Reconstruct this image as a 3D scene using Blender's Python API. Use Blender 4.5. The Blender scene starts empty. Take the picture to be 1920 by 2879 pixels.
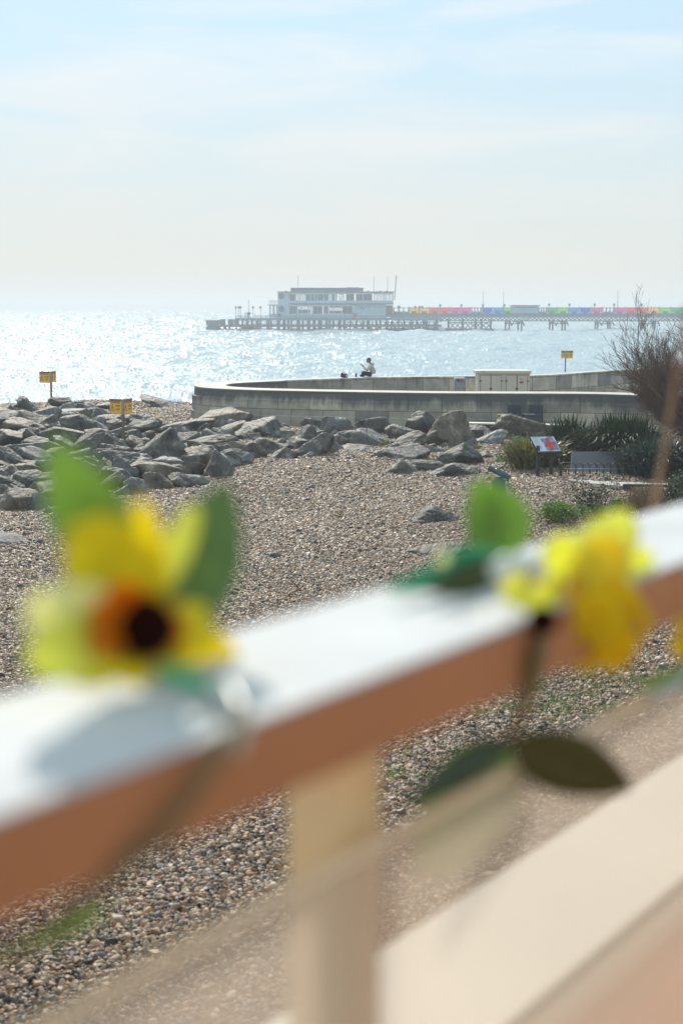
import bpy, bmesh, math, random
import numpy as np
from mathutils import Vector, Matrix, noise, Euler
R = math.radians
random.seed(7); rng = np.random.default_rng(7)
scene = bpy.context.scene
COL = scene.collection

# ------------------------------------------------------------------ camera
FPX = 4000.0
TH = math.atan(577.5 / FPX)
CT, ST = math.cos(TH), math.sin(TH)
EYE = 6.2
cam = bpy.data.cameras.new('camera'); camo = bpy.data.objects.new('camera', cam); COL.objects.link(camo)
camo.location = (0, 0, EYE); camo.rotation_euler = (math.pi / 2 - TH, 0, 0)
cam.sensor_fit = 'VERTICAL'; cam.sensor_height = 36; cam.lens = FPX / 2879 * 36
cam.clip_start = 0.05; cam.clip_end = 20000
cam.dof.use_dof = True; cam.dof.focus_distance = 30; cam.dof.aperture_fstop = 2.9
cam.dof.aperture_blades = 9; cam.dof.aperture_rotation = 0.3
scene.camera = camo
# ------------------------------------------------------------------ sky
SUN_AZ, SUN_EL = R(-12.5), R(34)
w = bpy.data.worlds.new('World'); scene.world = w; w.use_nodes = True
nt = w.node_tree; nt.nodes.clear(); N = nt.nodes.new; L = nt.links.new
out = N('ShaderNodeOutputWorld'); bg = N('ShaderNodeBackground'); bg.inputs[1].default_value = 0.0645
sky = N('ShaderNodeTexSky'); sky.sky_type = 'NISHITA'; sky.sun_disc = False
sky.sun_elevation = SUN_EL; sky.sun_rotation = SUN_AZ; sky.air_density = 1.0; sky.dust_density = 0.6; sky.ozone_density = 1.5
tc = N('ShaderNodeTexCoord')
mp = N('ShaderNodeMapping'); mp.inputs['Scale'].default_value = (2.2, 2.2, 13.0); mp.inputs['Rotation'].default_value = (0, R(9), 0)
n1 = N('ShaderNodeTexNoise'); n1.inputs['Scale'].default_value = 2.3; n1.inputs['Detail'].default_value = 5; n1.inputs['Roughness'].default_value = .5; n1.inputs['Distortion'].default_value = .6
rp = N('ShaderNodeMapRange'); rp.inputs[1].default_value = .44; rp.inputs[2].default_value = .70; rp.inputs[3].default_value = 0; rp.inputs[4].default_value = .65
def mixc(a, b_, f):
    m = N('ShaderNodeMix'); m.data_type = 'RGBA'
    for sock, v in (('A', a), ('B', b_), ('Factor', f)):
        if isinstance(v, (tuple, float)): m.inputs[sock].default_value = v
        else: L(v, m.inputs[sock])
    return m.outputs['Result']
L(tc.outputs['Generated'], mp.inputs[0]); L(mp.outputs[0], n1.inputs[0]); L(n1.outputs['Fac'], rp.inputs[0])
sep = N('ShaderNodeSeparateXYZ'); L(tc.outputs['Generated'], sep.inputs[0])
hz_ = N('ShaderNodeMapRange'); hz_.interpolation_type = 'SMOOTHSTEP'; hz_.inputs[1].default_value = -.01; hz_.inputs[2].default_value = .20; hz_.inputs[3].default_value = .9; hz_.inputs[4].default_value = 0; L(sep.outputs[2], hz_.inputs[0])
veil = mixc(sky.outputs[0], (6.5, 8.9, 10.4, 1), .82)          # thin high veil over the whole sky
cirrus = mixc(veil, (9.9, 10.0, 10.1, 1), rp.outputs[0])          # whiter streaks of cirrus
low = mixc(cirrus, (8.35, 8.2, 7.5, 1), hz_.outputs[0])          # thicker air towards the horizon
L(low, bg.inputs[0]); L(bg.outputs[0], out.inputs[0])
# ------------------------------------------------------------------ sun
sl = bpy.data.lights.new('sun', 'SUN'); so = bpy.data.objects.new('sun', sl); COL.objects.link(so)
sl.energy = 2.85; sl.angle = R(.5); sl.color = (1, .93, .82)
sd = Vector((math.sin(SUN_AZ) * math.cos(SUN_EL), math.cos(SUN_AZ) * math.cos(SUN_EL), math.sin(SUN_EL)))
so.rotation_euler = sd.to_track_quat('Z', 'Y').to_euler(); so.location = (-10, 20, 60)
# ------------------------------------------------------------------ exposure
scene.view_settings.view_transform = 'Standard'; scene.view_settings.look = 'None'
scene.view_settings.exposure = 0.58; scene.view_settings.gamma = 1
scene.render.engine = 'CYCLES'
cy = scene.cycles
cy.use_denoising = True
cy.max_bounces = 6; cy.diffuse_bounces = 3; cy.glossy_bounces = 3; cy.transmission_bounces = 4; cy.transparent_max_bounces = 12; cy.volume_bounces = 0
cy.sample_clamp_indirect = 6; cy.use_adaptive_sampling = False

# ------------------------------------------------------------------ helpers
def ray(px, py):
    xc = px - 960; yc = 1439.5 - py
    return Vector((xc, FPX * CT + yc * ST, -FPX * ST + yc * CT))
def PZ(px, py, z):
    r = ray(px, py); t = (z - EYE) / r.z
    return Vector((r.x * t, r.y * t, z))
def PY(px, py, Y):
    r = ray(px, py); t = Y / r.y
    return Vector((r.x * t, Y, EYE + r.z * t))
RD = Vector((math.sin(R(35.6)), math.cos(R(35.6)), 0))          # along the balustrade
RN = Vector((-RD.y, RD.x, 0))                                    # across it, towards the sea
def PP(px, py, p):
    r = ray(px, py); t = p / (RN.x * r.x + RN.y * r.y)
    return Vector((r.x * t, r.y * t, EYE + r.z * t))

def tag(o, label=None, cat=None, group=None, kind=None):
    if label: o['label'] = label
    if cat: o['category'] = cat
    if group: o['group'] = group
    if kind: o['kind'] = kind
    return o
def thing(name, label, cat, loc=(0, 0, 0), rz=0, group=None):
    o = bpy.data.objects.new(name, None); COL.objects.link(o); o.empty_display_size = .1
    o.location = loc; o.rotation_euler = (0, 0, rz)
    return tag(o, label, cat, group)
def copy_tree(o, parent=None):
    c = o.copy(); COL.objects.link(c)
    if parent: c.parent = parent
    for ch in list(o.children): copy_tree(ch, c)
    return c

class MB:
    def __init__(s): s.v = []; s.f = []
    def add(s, vs, fs):
        b = len(s.v); s.v += [tuple(v) for v in vs]; s.f += [tuple(i + b for i in f) for f in fs]; return s
    def box(s, a, b):
        x0, y0, z0 = a; x1, y1, z1 = b
        return s.add([(x0, y0, z0), (x1, y0, z0), (x1, y1, z0), (x0, y1, z0), (x0, y0, z1), (x1, y0, z1), (x1, y1, z1), (x0, y1, z1)],
                     [(0, 3, 2, 1), (4, 5, 6, 7), (0, 1, 5, 4), (1, 2, 6, 5), (2, 3, 7, 6), (3, 0, 4, 7)])
    def obox(s, c, ax, ay, az):
        c = Vector(c); vs = []
        for k in ((-1, -1, -1), (1, -1, -1), (1, 1, -1), (-1, 1, -1), (-1, -1, 1), (1, -1, 1), (1, 1, 1), (-1, 1, 1)):
            vs.append(c + ax * k[0] + ay * k[1] + az * k[2])
        return s.add(vs, [(0, 3, 2, 1), (4, 5, 6, 7), (0, 1, 5, 4), (1, 2, 6, 5), (2, 3, 7, 6), (3, 0, 4, 7)])
    def tube(s, pts, rad, n=8, cap=True):
        pts = [Vector(p) for p in pts]
        if not hasattr(rad, '__len__'): rad = [rad] * len(pts)
        rings = []; up = Vector((0.03, .02, 1))
        for i, p in enumerate(pts):
            d = (pts[min(i + 1, len(pts) - 1)] - pts[max(i - 1, 0)])
            if d.length < 1e-9: d = Vector((0, 0, 1))
            d.normalize()
            u = up if abs(d.dot(up)) < .95 else Vector((1, 0, 0))
            a = d.cross(u).normalized(); b = a.cross(d)
            rings.append([p + (a * math.cos(t) + b * math.sin(t)) * rad[i] for t in [2 * math.pi * k / n for k in range(n)]])
        vs = [v for r in rings for v in r]; fs = []
        for i in range(len(pts) - 1):
            for k in range(n):
                fs.append((i * n + k, i * n + (k + 1) % n, (i + 1) * n + (k + 1) % n, (i + 1) * n + k))
        if cap: fs += [tuple(range(n - 1, -1, -1)), tuple((len(pts) - 1) * n + k for k in range(n))]
        return s.add(vs, fs)
    def grid(s, rows):
        n = len(rows[0]); vs = [v for r in rows for v in r]; fs = []
        for i in range(len(rows) - 1):
            for k in range(n - 1): fs.append((i * n + k, i * n + k + 1, (i + 1) * n + k + 1, (i + 1) * n + k))
        return s.add(vs, fs)
    def ball(s, c, r, n=8, m=6, sc=(1, 1, 1)):
        rows = []
        for i in range(m + 1):
            t = math.pi * i / m
            rows.append([Vector((c[0] + r * sc[0] * math.sin(t) * math.cos(2 * math.pi * k / n), c[1] + r * sc[1] * math.sin(t) * math.sin(2 * math.pi * k / n), c[2] + r * sc[2] * math.cos(t))) for k in range(n + 1)])
        return s.grid(rows)
    def build(s, name, mat, parent=None, smooth=False, origin=None, bevel=0, solid=0):
        me = bpy.data.meshes.new(name)
        vs = s.v
        if origin is not None: vs = [(v[0] - origin[0], v[1] - origin[1], v[2] - origin[2]) for v in vs]
        me.from_pydata(vs, [], s.f); me.update()
        if mat: me.materials.append(mat)
        if smooth: me.polygons.foreach_set('use_smooth', [True] * len(me.polygons))
        o = bpy.data.objects.new(name, me); COL.objects.link(o)
        if parent is not None: o.parent = parent
        elif origin is not None: o.location = origin
        if bevel:
            m = o.modifiers.new('bevel', 'BEVEL'); m.width = bevel; m.segments = 2; m.limit_method = 'ANGLE'
        if solid:
            m = o.modifiers.new('solid', 'SOLIDIFY'); m.thickness = solid; m.offset = 0
        return o

# ------------------------------------------------------------------ materials
def newmat(name):
    m = bpy.data.materials.new(name); m.use_nodes = True
    t = m.node_tree; b = t.nodes['Principled BSDF']; return m, t, b
def mat(name, col, rough=.6, var=.2, scale=6., bump=0., bscale=None, metal=0., col2=None, spec=.5, trans=0.):
    m, t, b = newmat(name); N = t.nodes.new; L = t.links.new
    b.inputs['Roughness'].default_value = rough; b.inputs['Metallic'].default_value = metal; b.inputs['Specular IOR Level'].default_value = spec
    tcn = N('ShaderNodeTexCoord'); n = N('ShaderNodeTexNoise'); n.inputs['Scale'].default_value = scale; n.inputs['Detail'].default_value = 5
    L(tcn.outputs['Object'], n.inputs[0])
    r = N('ShaderNodeValToRGB'); r.color_ramp.elements[0].position = .32; r.color_ramp.elements[1].position = .68
    c2 = col2 or tuple(min(1, c * (1 + var)) for c in col); c1 = tuple(c * (1 - var) for c in col)
    r.color_ramp.elements[0].color = (*c1, 1); r.color_ramp.elements[1].color = (*c2, 1)
    L(n.outputs['Fac'], r.inputs[0]); L(r.outputs[0], b.inputs['Base Color'])
    if bump:
        n2 = N('ShaderNodeTexNoise'); n2.inputs['Scale'].default_value = bscale or scale * 4; n2.inputs['Detail'].default_value = 4
        L(tcn.outputs['Object'], n2.inputs[0]); bp = N('ShaderNodeBump'); bp.inputs['Strength'].default_value = bump; bp.inputs['Distance'].default_value = .03
        L(n2.outputs['Fac'], bp.inputs['Height']); L(bp.outputs[0], b.inputs['Normal'])
    if trans:
        tr = N('ShaderNodeBsdfTranslucent'); L(r.outputs[0], tr.inputs[0]); ms = N('ShaderNodeMixShader'); ms.inputs[0].default_value = trans
        L(b.outputs[0], ms.inputs[1]); L(tr.outputs[0], ms.inputs[2]); L(ms.outputs[0], t.nodes['Material Output'].inputs[0])
    return m

PEBBLE = [(0, (.030, .022, .017)), (.12, (.095, .066, .048)), (.24, (.225, .140, .086)), (.38, (.17, .097, .055)), (.52, (.29, .184, .112)),
          (.63, (.11, .092, .080)), (.74, (.32, .20, .105)), (.87, (.38, .28, .185)), (.95, (.25, .12, .055))]
def ramp(t, stops, const=True):
    r = t.nodes.new('ShaderNodeValToRGB'); cr = r.color_ramp
    if const: cr.interpolation = 'CONSTANT'
    cr.elements[0].position = stops[0][0]; cr.elements[0].color = (*stops[0][1], 1)
    cr.elements[1].position = stops[1][0]; cr.elements[1].color = (*stops[1][1], 1)
    for p, c in stops[2:]:
        e = cr.elements.new(p); e.color = (*c, 1)
    return r
def pebble_mat():
    m, t, b = newmat('pebble_stone'); N = t.nodes.new; L = t.links.new
    oi = N('ShaderNodeObjectInfo'); r = ramp(t, PEBBLE); L(oi.outputs['Random'], r.inputs[0])
    tcn = N('ShaderNodeTexCoord'); n = N('ShaderNodeTexNoise'); n.inputs['Scale'].default_value = 2.5; n.inputs['Detail'].default_value = 4
    L(tcn.outputs['Object'], n.inputs[0])
    mixn = N('ShaderNodeMix'); mixn.data_type = 'RGBA'; mixn.blend_type = 'OVERLAY'; mixn.inputs['Factor'].default_value = .5
    L(r.outputs[0], mixn.inputs['A']); L(n.outputs['Fac'], mixn.inputs['B']); L(mixn.outputs['Result'], b.inputs['Base Color'])
    b.inputs['Roughness'].default_value = .55; b.inputs['Specular IOR Level'].default_value = .4
    return m
def beach_mat():
    m, t, b = newmat('shingle_ground'); N = t.nodes.new; L = t.links.new
    tcn = N('ShaderNodeTexCoord')
    v = N('ShaderNodeTexVoronoi'); v.inputs['Scale'].default_value = 15; L(tcn.outputs['Object'], v.inputs[0])
    sp = N('ShaderNodeSeparateColor'); L(v.outputs['Color'], sp.inputs[0]); r = ramp(t, PEBBLE); L(sp.outputs[0], r.inputs[0])
    n = N('ShaderNodeTexNoise'); n.inputs['Scale'].default_value = .25; n.inputs['Detail'].default_value = 6; L(tcn.outputs['Object'], n.inputs[0])
    mr = N('ShaderNodeMapRange'); mr.inputs[1].default_value = .3; mr.inputs[2].default_value = .7; mr.inputs[3].default_value = .55; mr.inputs[4].default_value = .9
    L(n.outputs['Fac'], mr.inputs[0])
    mu = N('ShaderNodeMix'); mu.data_type = 'RGBA'; mu.blend_type = 'MULTIPLY'; mu.inputs['Factor'].default_value = 1
    L(r.outputs[0], mu.inputs['A']); L(mr.outputs[0], mu.inputs['B']); L(mu.outputs['Result'], b.inputs['Base Color'])
    bp = N('ShaderNodeBump'); bp.inputs['Strength'].default_value = 1; bp.inputs['Distance'].default_value = .05; bp.invert = True
    L(v.outputs['Distance'], bp.inputs['Height']); L(bp.outputs[0], b.inputs['Normal']); b.inputs['Roughness'].default_value = .5
    return m
def rock_mat(name, c1, c2, c3, scale=1.0):
    m, t, b = newmat(name); N = t.nodes.new; L = t.links.new
    g = N('ShaderNodeNewGeometry'); oi = N('ShaderNodeObjectInfo')
    ad = N('ShaderNodeVectorMath'); ad.operation = 'MULTIPLY_ADD'; ad.inputs[1].default_value = (1, 1, 1.0)
    cx = N('ShaderNodeCombineXYZ'); mm = N('ShaderNodeMath'); mm.operation = 'MULTIPLY'; mm.inputs[1].default_value = 60
    L(oi.outputs['Random'], mm.inputs[0]); L(mm.outputs[0], cx.inputs[0]); L(mm.outputs[0], cx.inputs[1])
    L(g.outputs['Position'], ad.inputs[0]); L(cx.outputs[0], ad.inputs[2])
    vr = N('ShaderNodeVectorRotate'); vr.rotation_type = 'EULER_XYZ'
    cr = N('ShaderNodeCombineXYZ'); L(oi.outputs['Random'], cr.inputs[0]); 
    m3 = N('ShaderNodeMath'); m3.operation = 'MULTIPLY'; m3.inputs[1].default_value = 2.4; L(oi.outputs['Random'], m3.inputs[0]); L(m3.outputs[0], cr.inputs[1])
    L(ad.outputs[0], vr.inputs['Vector']); L(cr.outputs[0], vr.inputs['Rotation'])
    n = N('ShaderNodeTexNoise'); n.inputs['Scale'].default_value = 2.5 * scale; n.inputs['Detail'].default_value = 9; n.inputs['Roughness'].default_value = .68; L(vr.outputs[0], n.inputs[0])
    r = ramp(t, [(.36, c1), (.47, c2), (.54, c2), (.66, c3)], False); L(n.outputs['Fac'], r.inputs[0])
    # strata
    mpn = N('ShaderNodeMapping'); mpn.inputs['Scale'].default_value = (1.2, 1.6, 7); L(vr.outputs[0], mpn.inputs[0])
    s = N('ShaderNodeTexNoise'); s.inputs['Scale'].default_value = 1.3; s.inputs['Detail'].default_value = 5; L(mpn.outputs[0], s.inputs[0])
    mr = N('ShaderNodeMapRange'); mr.inputs[1].default_value = .35; mr.inputs[2].default_value = .65; mr.inputs[3].default_value = .84; mr.inputs[4].default_value = 1.14; L(s.outputs['Fac'], mr.inputs[0])
    mu = N('ShaderNodeMix'); mu.data_type = 'RGBA'; mu.blend_type = 'MULTIPLY'; mu.inputs['Factor'].default_value = 1; L(r.outputs[0], mu.inputs['A']); L(mr.outputs[0], mu.inputs['B'])
    # per-rock value
    m2 = N('ShaderNodeMapRange'); m2.inputs[3].default_value = .8; m2.inputs[4].default_value = 1.3; L(oi.outputs['Random'], m2.inputs[0])
    mu2 = N('ShaderNodeMix'); mu2.data_type = 'RGBA'; mu2.blend_type = 'MULTIPLY'; mu2.inputs['Factor'].default_value = 1; L(mu.outputs['Result'], mu2.inputs['A']); L(m2.outputs[0], mu2.inputs['B'])
    # ochre lichen stains
    n4 = N('ShaderNodeTexNoise'); n4.inputs['Scale'].default_value = 3.3; n4.inputs['Detail'].default_value = 7; L(ad.outputs[0], n4.inputs[0])
    r4 = N('ShaderNodeMapRange'); r4.inputs[1].default_value = .60; r4.inputs[2].default_value = .72; r4.inputs[3].default_value = 0; r4.inputs[4].default_value = .7; L(n4.outputs['Fac'], r4.inputs[0])
    mu3 = N('ShaderNodeMix'); mu3.data_type = 'RGBA'; mu3.inputs['B'].default_value = (.20, .15, .085, 1); L(r4.outputs[0], mu3.inputs['Factor']); L(mu2.outputs['Result'], mu3.inputs['A'])
    L(mu3.outputs['Result'], b.inputs['Base Color'])
    b.inputs['Roughness'].default_value = .62; b.inputs['Specular IOR Level'].default_value = .35
    a2 = N('ShaderNodeMath'); a2.operation = 'ADD'; L(n.outputs['Fac'], a2.inputs[0]); L(s.outputs['Fac'], a2.inputs[1])
    bp = N('ShaderNodeBump'); bp.inputs['Strength'].default_value = .9; bp.inputs['Distance'].default_value = .09; L(a2.outputs[0], bp.inputs['Height']); L(bp.outputs[0], b.inputs['Normal'])
    return m
M = {}
M['pebble'] = pebble_mat(); M['beach'] = beach_mat()
M['rock'] = rock_mat('boulder_grey', (.024, .023, .023), (.086, .081, .073), (.27, .25, .205))
M['rock_pale'] = rock_mat('boulder_pale', (.05, .052, .055), (.13, .13, .125), (.31, .295, .26), .8)
M['rock_brown'] = rock_mat('boulder_brown', (.038, .032, .028), (.115, .094, .07), (.27, .23, .18))
M['rock_dark'] = rock_mat('boulder_dark', (.012, .012, .012), (.035, .033, .03), (.13, .12, .105), 1.4)
M['rail_top_white'] = mat('rail_white', (.58, .58, .575), .7, .08, 9, spec=.12)
M['rail_face_brown'] = mat('rail_brown', (.36, .16, .07), .45, .08, 4)
M['cream_bounce_paint'] = mat('cream_bounce_paint', (.82, .62, .34), .5, .08, 3)  # post cream turned warmer; the floor's bounce light is put into the colour
M['orange_bounce'] = mat('orange_bounce_colour', (.92, .30, .05), .7, .1, 5)
M['edge_lit'] = mat('glass_edge_highlight', (.95, .88, .70), .3, .03, 3, trans=.5)
M['coping_paint'] = mat('pale_cream_masonry_paint', (.90, .83, .70), .6, .06, 3)
M['terrace'] = mat('terracotta_floor', (.62, .25, .09), .7, .12, 5)
M['pinkwall'] = mat('pink_bounce_render', (.85, .62, .48), .7, .08, 4)
M['yellow_petal'] = mat('yellow_petal', (.90, .77, .02), .5, .12, 60, trans=.6)
M['pale_petal'] = mat('pale_yellow_petal', (.92, .92, .20), .5, .12, 60, trans=.6)
M['white_petal'] = mat('bleached_petal', (.95, .93, .50), .5, .1, 60, trans=.6)
M['gold_petal'] = mat('golden_petal', (.92, .72, .010), .5, .15, 50, trans=.6)
M['orange_petal'] = mat('orange_petal_base', (1.0, .36, .0), .5, .1, 60, trans=.7)
M['amber_petal'] = mat('amber_petal_base', (.75, .48, .01), .5, .1, 60, trans=.6)
M['seed'] = mat('dark_brown_seed_disc', (.020, .004, .003), .95, .4, 300, .5, spec=.05)
M['leaf'] = mat('green_silk_leaf', (.30, .47, .11), .45, .15, 40, trans=.5)
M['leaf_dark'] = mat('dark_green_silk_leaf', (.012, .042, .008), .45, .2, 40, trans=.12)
M['leaf_bright'] = mat('bright_green_silk_leaf', (.30, .58, .12), .45, .15, 40, trans=.5)
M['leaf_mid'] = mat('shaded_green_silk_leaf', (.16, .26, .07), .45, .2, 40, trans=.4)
M['teal'] = mat('teal_green_plastic', (.05, .50, .27), .3, .2, 40, trans=.4)
M['stem'] = mat('olive_plastic_stem', (.13, .10, .035), .5, .2, 40)
M['drystem'] = mat('dry_brown_stem', (.23, .12, .055), .8, .25, 60)
M['cable'] = mat('clear_plastic_tie', (.62, .66, .62), .25, .05, 20, trans=.3)
M['metal_dark'] = mat('dark_metal', (.02, .024, .03), .4, .2, 8)
M['steel'] = mat('galvanised_steel', (.33, .34, .35), .45, .15, 12, metal=.6)
M['yellow_sign'] = mat('yellow_sign_face', (.95, .54, .06), .5, .06, 10)
M['black'] = mat('black_print', (.02, .018, .015), .6, .1, 10)
M['redbrown'] = mat('faded_red_print', (.34, .13, .05), .6, .1, 10)
M['wood'] = mat('weathered_timber', (.17, .12, .07), .8, .3, 9, .4)
M['whitepl'] = mat('white_slab', (.72, .68, .62), .6, .08, 8)
M['cabinet'] = mat('cream_steel_cabinet', (.62, .57, .46), .5, .05, 3)
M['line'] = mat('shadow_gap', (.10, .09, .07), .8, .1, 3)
M['binmat'] = mat('grey_plastic', (.24, .27, .29), .5, .1, 6)
M['slate'] = mat('grey_slate', (.10, .10, .108), .55, .12, 5)
M['darkseat'] = mat('dark_slate_blue_paint', (.03, .045, .06), .55, .15, 4)
M['path'] = mat('pale_paving', (.42, .38, .33), .7, .15, 5, .3)
M['teal_scope'] = mat('teal_enamel', (.04, .10, .12), .35, .1, 10)
M['red'] = mat('red_print', (.55, .03, .04), .5, .1, 10)
M['bluegrey'] = mat('blue_grey_print', (.16, .22, .30), .5, .5, 9)
M['panel'] = mat('pale_blue_panel', (.58, .64, .68), .4, .04, 6)
M['green'] = mat('bright_green_leaves', (.13, .24, .025), .5, .4, 7, trans=.3)
M['dgreen'] = mat('dark_green_leaves', (.035, .06, .018), .5, .4, 7, trans=.15)
M['phorm'] = mat('dark_strap_leaves', (.02, .045, .008), .5, .5, 5, trans=.12, spec=.25)
M['phorm_y'] = mat('yellow_green_strap_leaves', (.17, .17, .04), .38, .5, 6, trans=.25)
M['phorm_b'] = mat('blue_green_strap_leaves', (.035, .06, .04), .3, .4, 6, trans=.12)
M['dry'] = mat('dry_grass_stalks', (.27, .18, .09), .8, .3, 9, trans=.2)
M['twig'] = mat('red_brown_twigs', (.13, .072, .042), .75, .4, 4)
M['hood'] = mat('cream_cotton', (.55, .50, .44), .9, .06, 30)
M['trouser'] = mat('black_cotton', (.012, .014, .022), .9, .2, 30)
M['skin'] = mat('skin', (.36, .19, .13), .55, .08, 20)
M['hair'] = mat('short_grey_hair', (.10, .08, .07), .8, .3, 60)
M['pierw'] = mat('pier_hazed_render', (.40, .55, .62), .7, .08, .6)  # pier tones made paler and bluer: distance haze put into the colours
M['pierd'] = mat('pier_hazed_paint', (.16, .25, .31), .7, .15, .8)
M['pieri'] = mat('pier_hazed_iron', (.09, .15, .19), .7, .2, .8)
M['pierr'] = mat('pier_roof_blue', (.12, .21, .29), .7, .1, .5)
M['brick'] = mat('pier_pink_brick', (.42, .19, .13), .8, .1, 1)
def glass_mat(name, col, alpha):
    m, t, b = newmat(name); N = t.nodes.new; L = t.links.new
    b.inputs['Base Color'].default_value = (*col, 1); b.inputs['Roughness'].default_value = .25
    tr = N('ShaderNodeBsdfTransparent'); tr.inputs[0].default_value = (1, 1, 1, 1); ms = N('ShaderNodeMixShader'); ms.inputs[0].default_value = alpha
    tl = N('ShaderNodeBsdfTranslucent'); tl.inputs[0].default_value = (*col, 1); m2 = N('ShaderNodeMixShader'); m2.inputs[0].default_value = .5
    L(b.outputs[0], m2.inputs[1]); L(tl.outputs[0], m2.inputs[2])
    L(tr.outputs[0], ms.inputs[1]); L(m2.outputs[0], ms.inputs[2]); L(ms.outputs[0], t.nodes['Material Output'].inputs[0]); return m
M['glass'] = glass_mat('salt_hazed_glass', (.66, .58, .48), .45)
M['window'] = glass_mat('window_glass', (.16, .25, .30), .75)
M['window_clear'] = glass_mat('window_glass_clear', (.5, .55, .55), .2)
for k, c in dict(yellow=(.85, .60, .02), coral=(.85, .12, .12), magenta=(.80, .10, .50), blue=(.03, .22, .75), cyan=(.02, .45, .80), green=(.06, .60, .18), lime=(.35, .70, .08), violet=(.50, .14, .70), orange=(.88, .22, .05)).items():
    M['scr_' + k] = mat('tinted_screen_' + k, c, .3, .04, 2, trans=.75)
def wall_mat(nm='stained_concrete_blocks', streak=.58):
    m, t, b = newmat(nm); N = t.nodes.new; L = t.links.new
    uv = N('ShaderNodeUVMap'); sx = N('ShaderNodeSeparateXYZ'); L(uv.outputs[0], sx.inputs[0])
    n = N('ShaderNodeTexNoise'); n.inputs['Scale'].default_value = 2.5; n.inputs['Detail'].default_value = 7; L(uv.outputs[0], n.inputs[0])
    r = ramp(t, [(.3, (.38, .345, .28)), (.7, (.60, .55, .45))], False); L(n.outputs['Fac'], r.inputs[0])
    # per-block tone
    br = N('ShaderNodeTexBrick'); br.inputs['Scale'].default_value = 1; br.inputs['Brick Width'].default_value = 1.16; br.inputs['Row Height'].default_value = .56
    br.inputs['Mortar Size'].default_value = .013; br.offset = .43; br.inputs['Color1'].default_value = (.45, .47, .5, 1); br.inputs['Color2'].default_value = (1.15, 1.14, 1.1, 1); br.inputs['Mortar'].default_value = (.34, .34, .33, 1)
    L(uv.outputs[0], br.inputs[0])
    mu = N('ShaderNodeMix'); mu.data_type = 'RGBA'; mu.blend_type = 'MULTIPLY'; mu.inputs['Factor'].default_value = 1; L(r.outputs[0], mu.inputs['A']); L(br.outputs[0], mu.inputs['B'])
    # black water streaks running down from the coping
    mp2 = N('ShaderNodeMapping'); mp2.inputs['Scale'].default_value = (1.0, .16, 1); L(uv.outputs[0], mp2.inputs[0])
    s1 = N('ShaderNodeTexNoise'); s1.inputs['Scale'].default_value = 4; s1.inputs['Detail'].default_value = 6; s1.inputs['Roughness'].default_value = .7; L(mp2.outputs[0], s1.inputs[0])
    s2 = N('ShaderNodeTexNoise'); s2.inputs['Scale'].default_value = .55; s2.inputs['Detail'].default_value = 3; L(mp2.outputs[0], s2.inputs[0])
    vm = N('ShaderNodeMapRange'); vm.inputs[1].default_value = .45; vm.inputs[2].default_value = 1.12; vm.inputs[3].default_value = -.16; vm.inputs[4].default_value = streak; L(sx.outputs[1], vm.inputs[0])
    a = N('ShaderNodeMath'); a.operation = 'ADD'; L(s1.outputs['Fac'], a.inputs[0]); L(vm.outputs[0], a.inputs[1])
    a2 = N('ShaderNodeMath'); a2.operation = 'MULTIPLY_ADD'; a2.inputs[1].default_value = .9; L(s2.outputs['Fac'], a2.inputs[0]); L(a.outputs[0], a2.inputs[2])
    mr = N('ShaderNodeMapRange'); mr.inputs[1].default_value = 1.02; mr.inputs[2].default_value = 1.34; mr.inputs[3].default_value = 0; mr.inputs[4].default_value = .86; L(a2.outputs[0], mr.inputs[0])
    mx = N('ShaderNodeMix'); mx.data_type = 'RGBA'; mx.inputs['B'].default_value = (.055, .06, .065, 1); L(mr.outputs[0], mx.inputs['Factor']); L(mu.outputs['Result'], mx.inputs['A'])
    L(mx.outputs['Result'], b.inputs['Base Color']); b.inputs['Roughness'].default_value = .8
    bp = N('ShaderNodeBump'); bp.inputs['Strength'].default_value = .4; bp.inputs['Distance'].default_value = .03; L(n.outputs['Fac'], bp.inputs['Height']); L(bp.outputs[0], b.inputs['Normal'])
    return m
M['wall'] = wall_mat(); M['wall_rear'] = wall_mat('weathered_concrete_blocks', .12)
M['coping'] = mat('pale_concrete_coping', (.50, .46, .39), .75, .12, 2, .3)
def sea_mat():
    m, t, b = newmat('sea_water'); N = t.nodes.new; L = t.links.new
    b.inputs['Base Color'].default_value = (.34, .46, .50, 1); b.inputs['IOR'].default_value = 1.33; b.inputs['Roughness'].default_value = .21
    tcn = N('ShaderNodeTexCoord'); prev = None
    for sc, dist, det in ((5.0, .03, 2),):
        n = N('ShaderNodeTexNoise'); n.inputs['Scale'].default_value = sc; n.inputs['Detail'].default_value = det; n.inputs['Roughness'].default_value = .55
        mpn = N('ShaderNodeMapping'); mpn.inputs['Scale'].default_value = (.75, 1.3, 1); L(tcn.outputs['Object'], mpn.inputs[0]); L(mpn.outputs[0], n.inputs[0])
        bp = N('ShaderNodeBump'); bp.inputs['Strength'].default_value = 1; bp.inputs['Distance'].default_value = dist; L(n.outputs['Fac'], bp.inputs['Height'])
        if prev: L(prev.outputs[0], bp.inputs['Normal'])
        prev = bp
    L(prev.outputs[0], b.inputs['Normal']); return m
M['sea'] = sea_mat()

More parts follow.
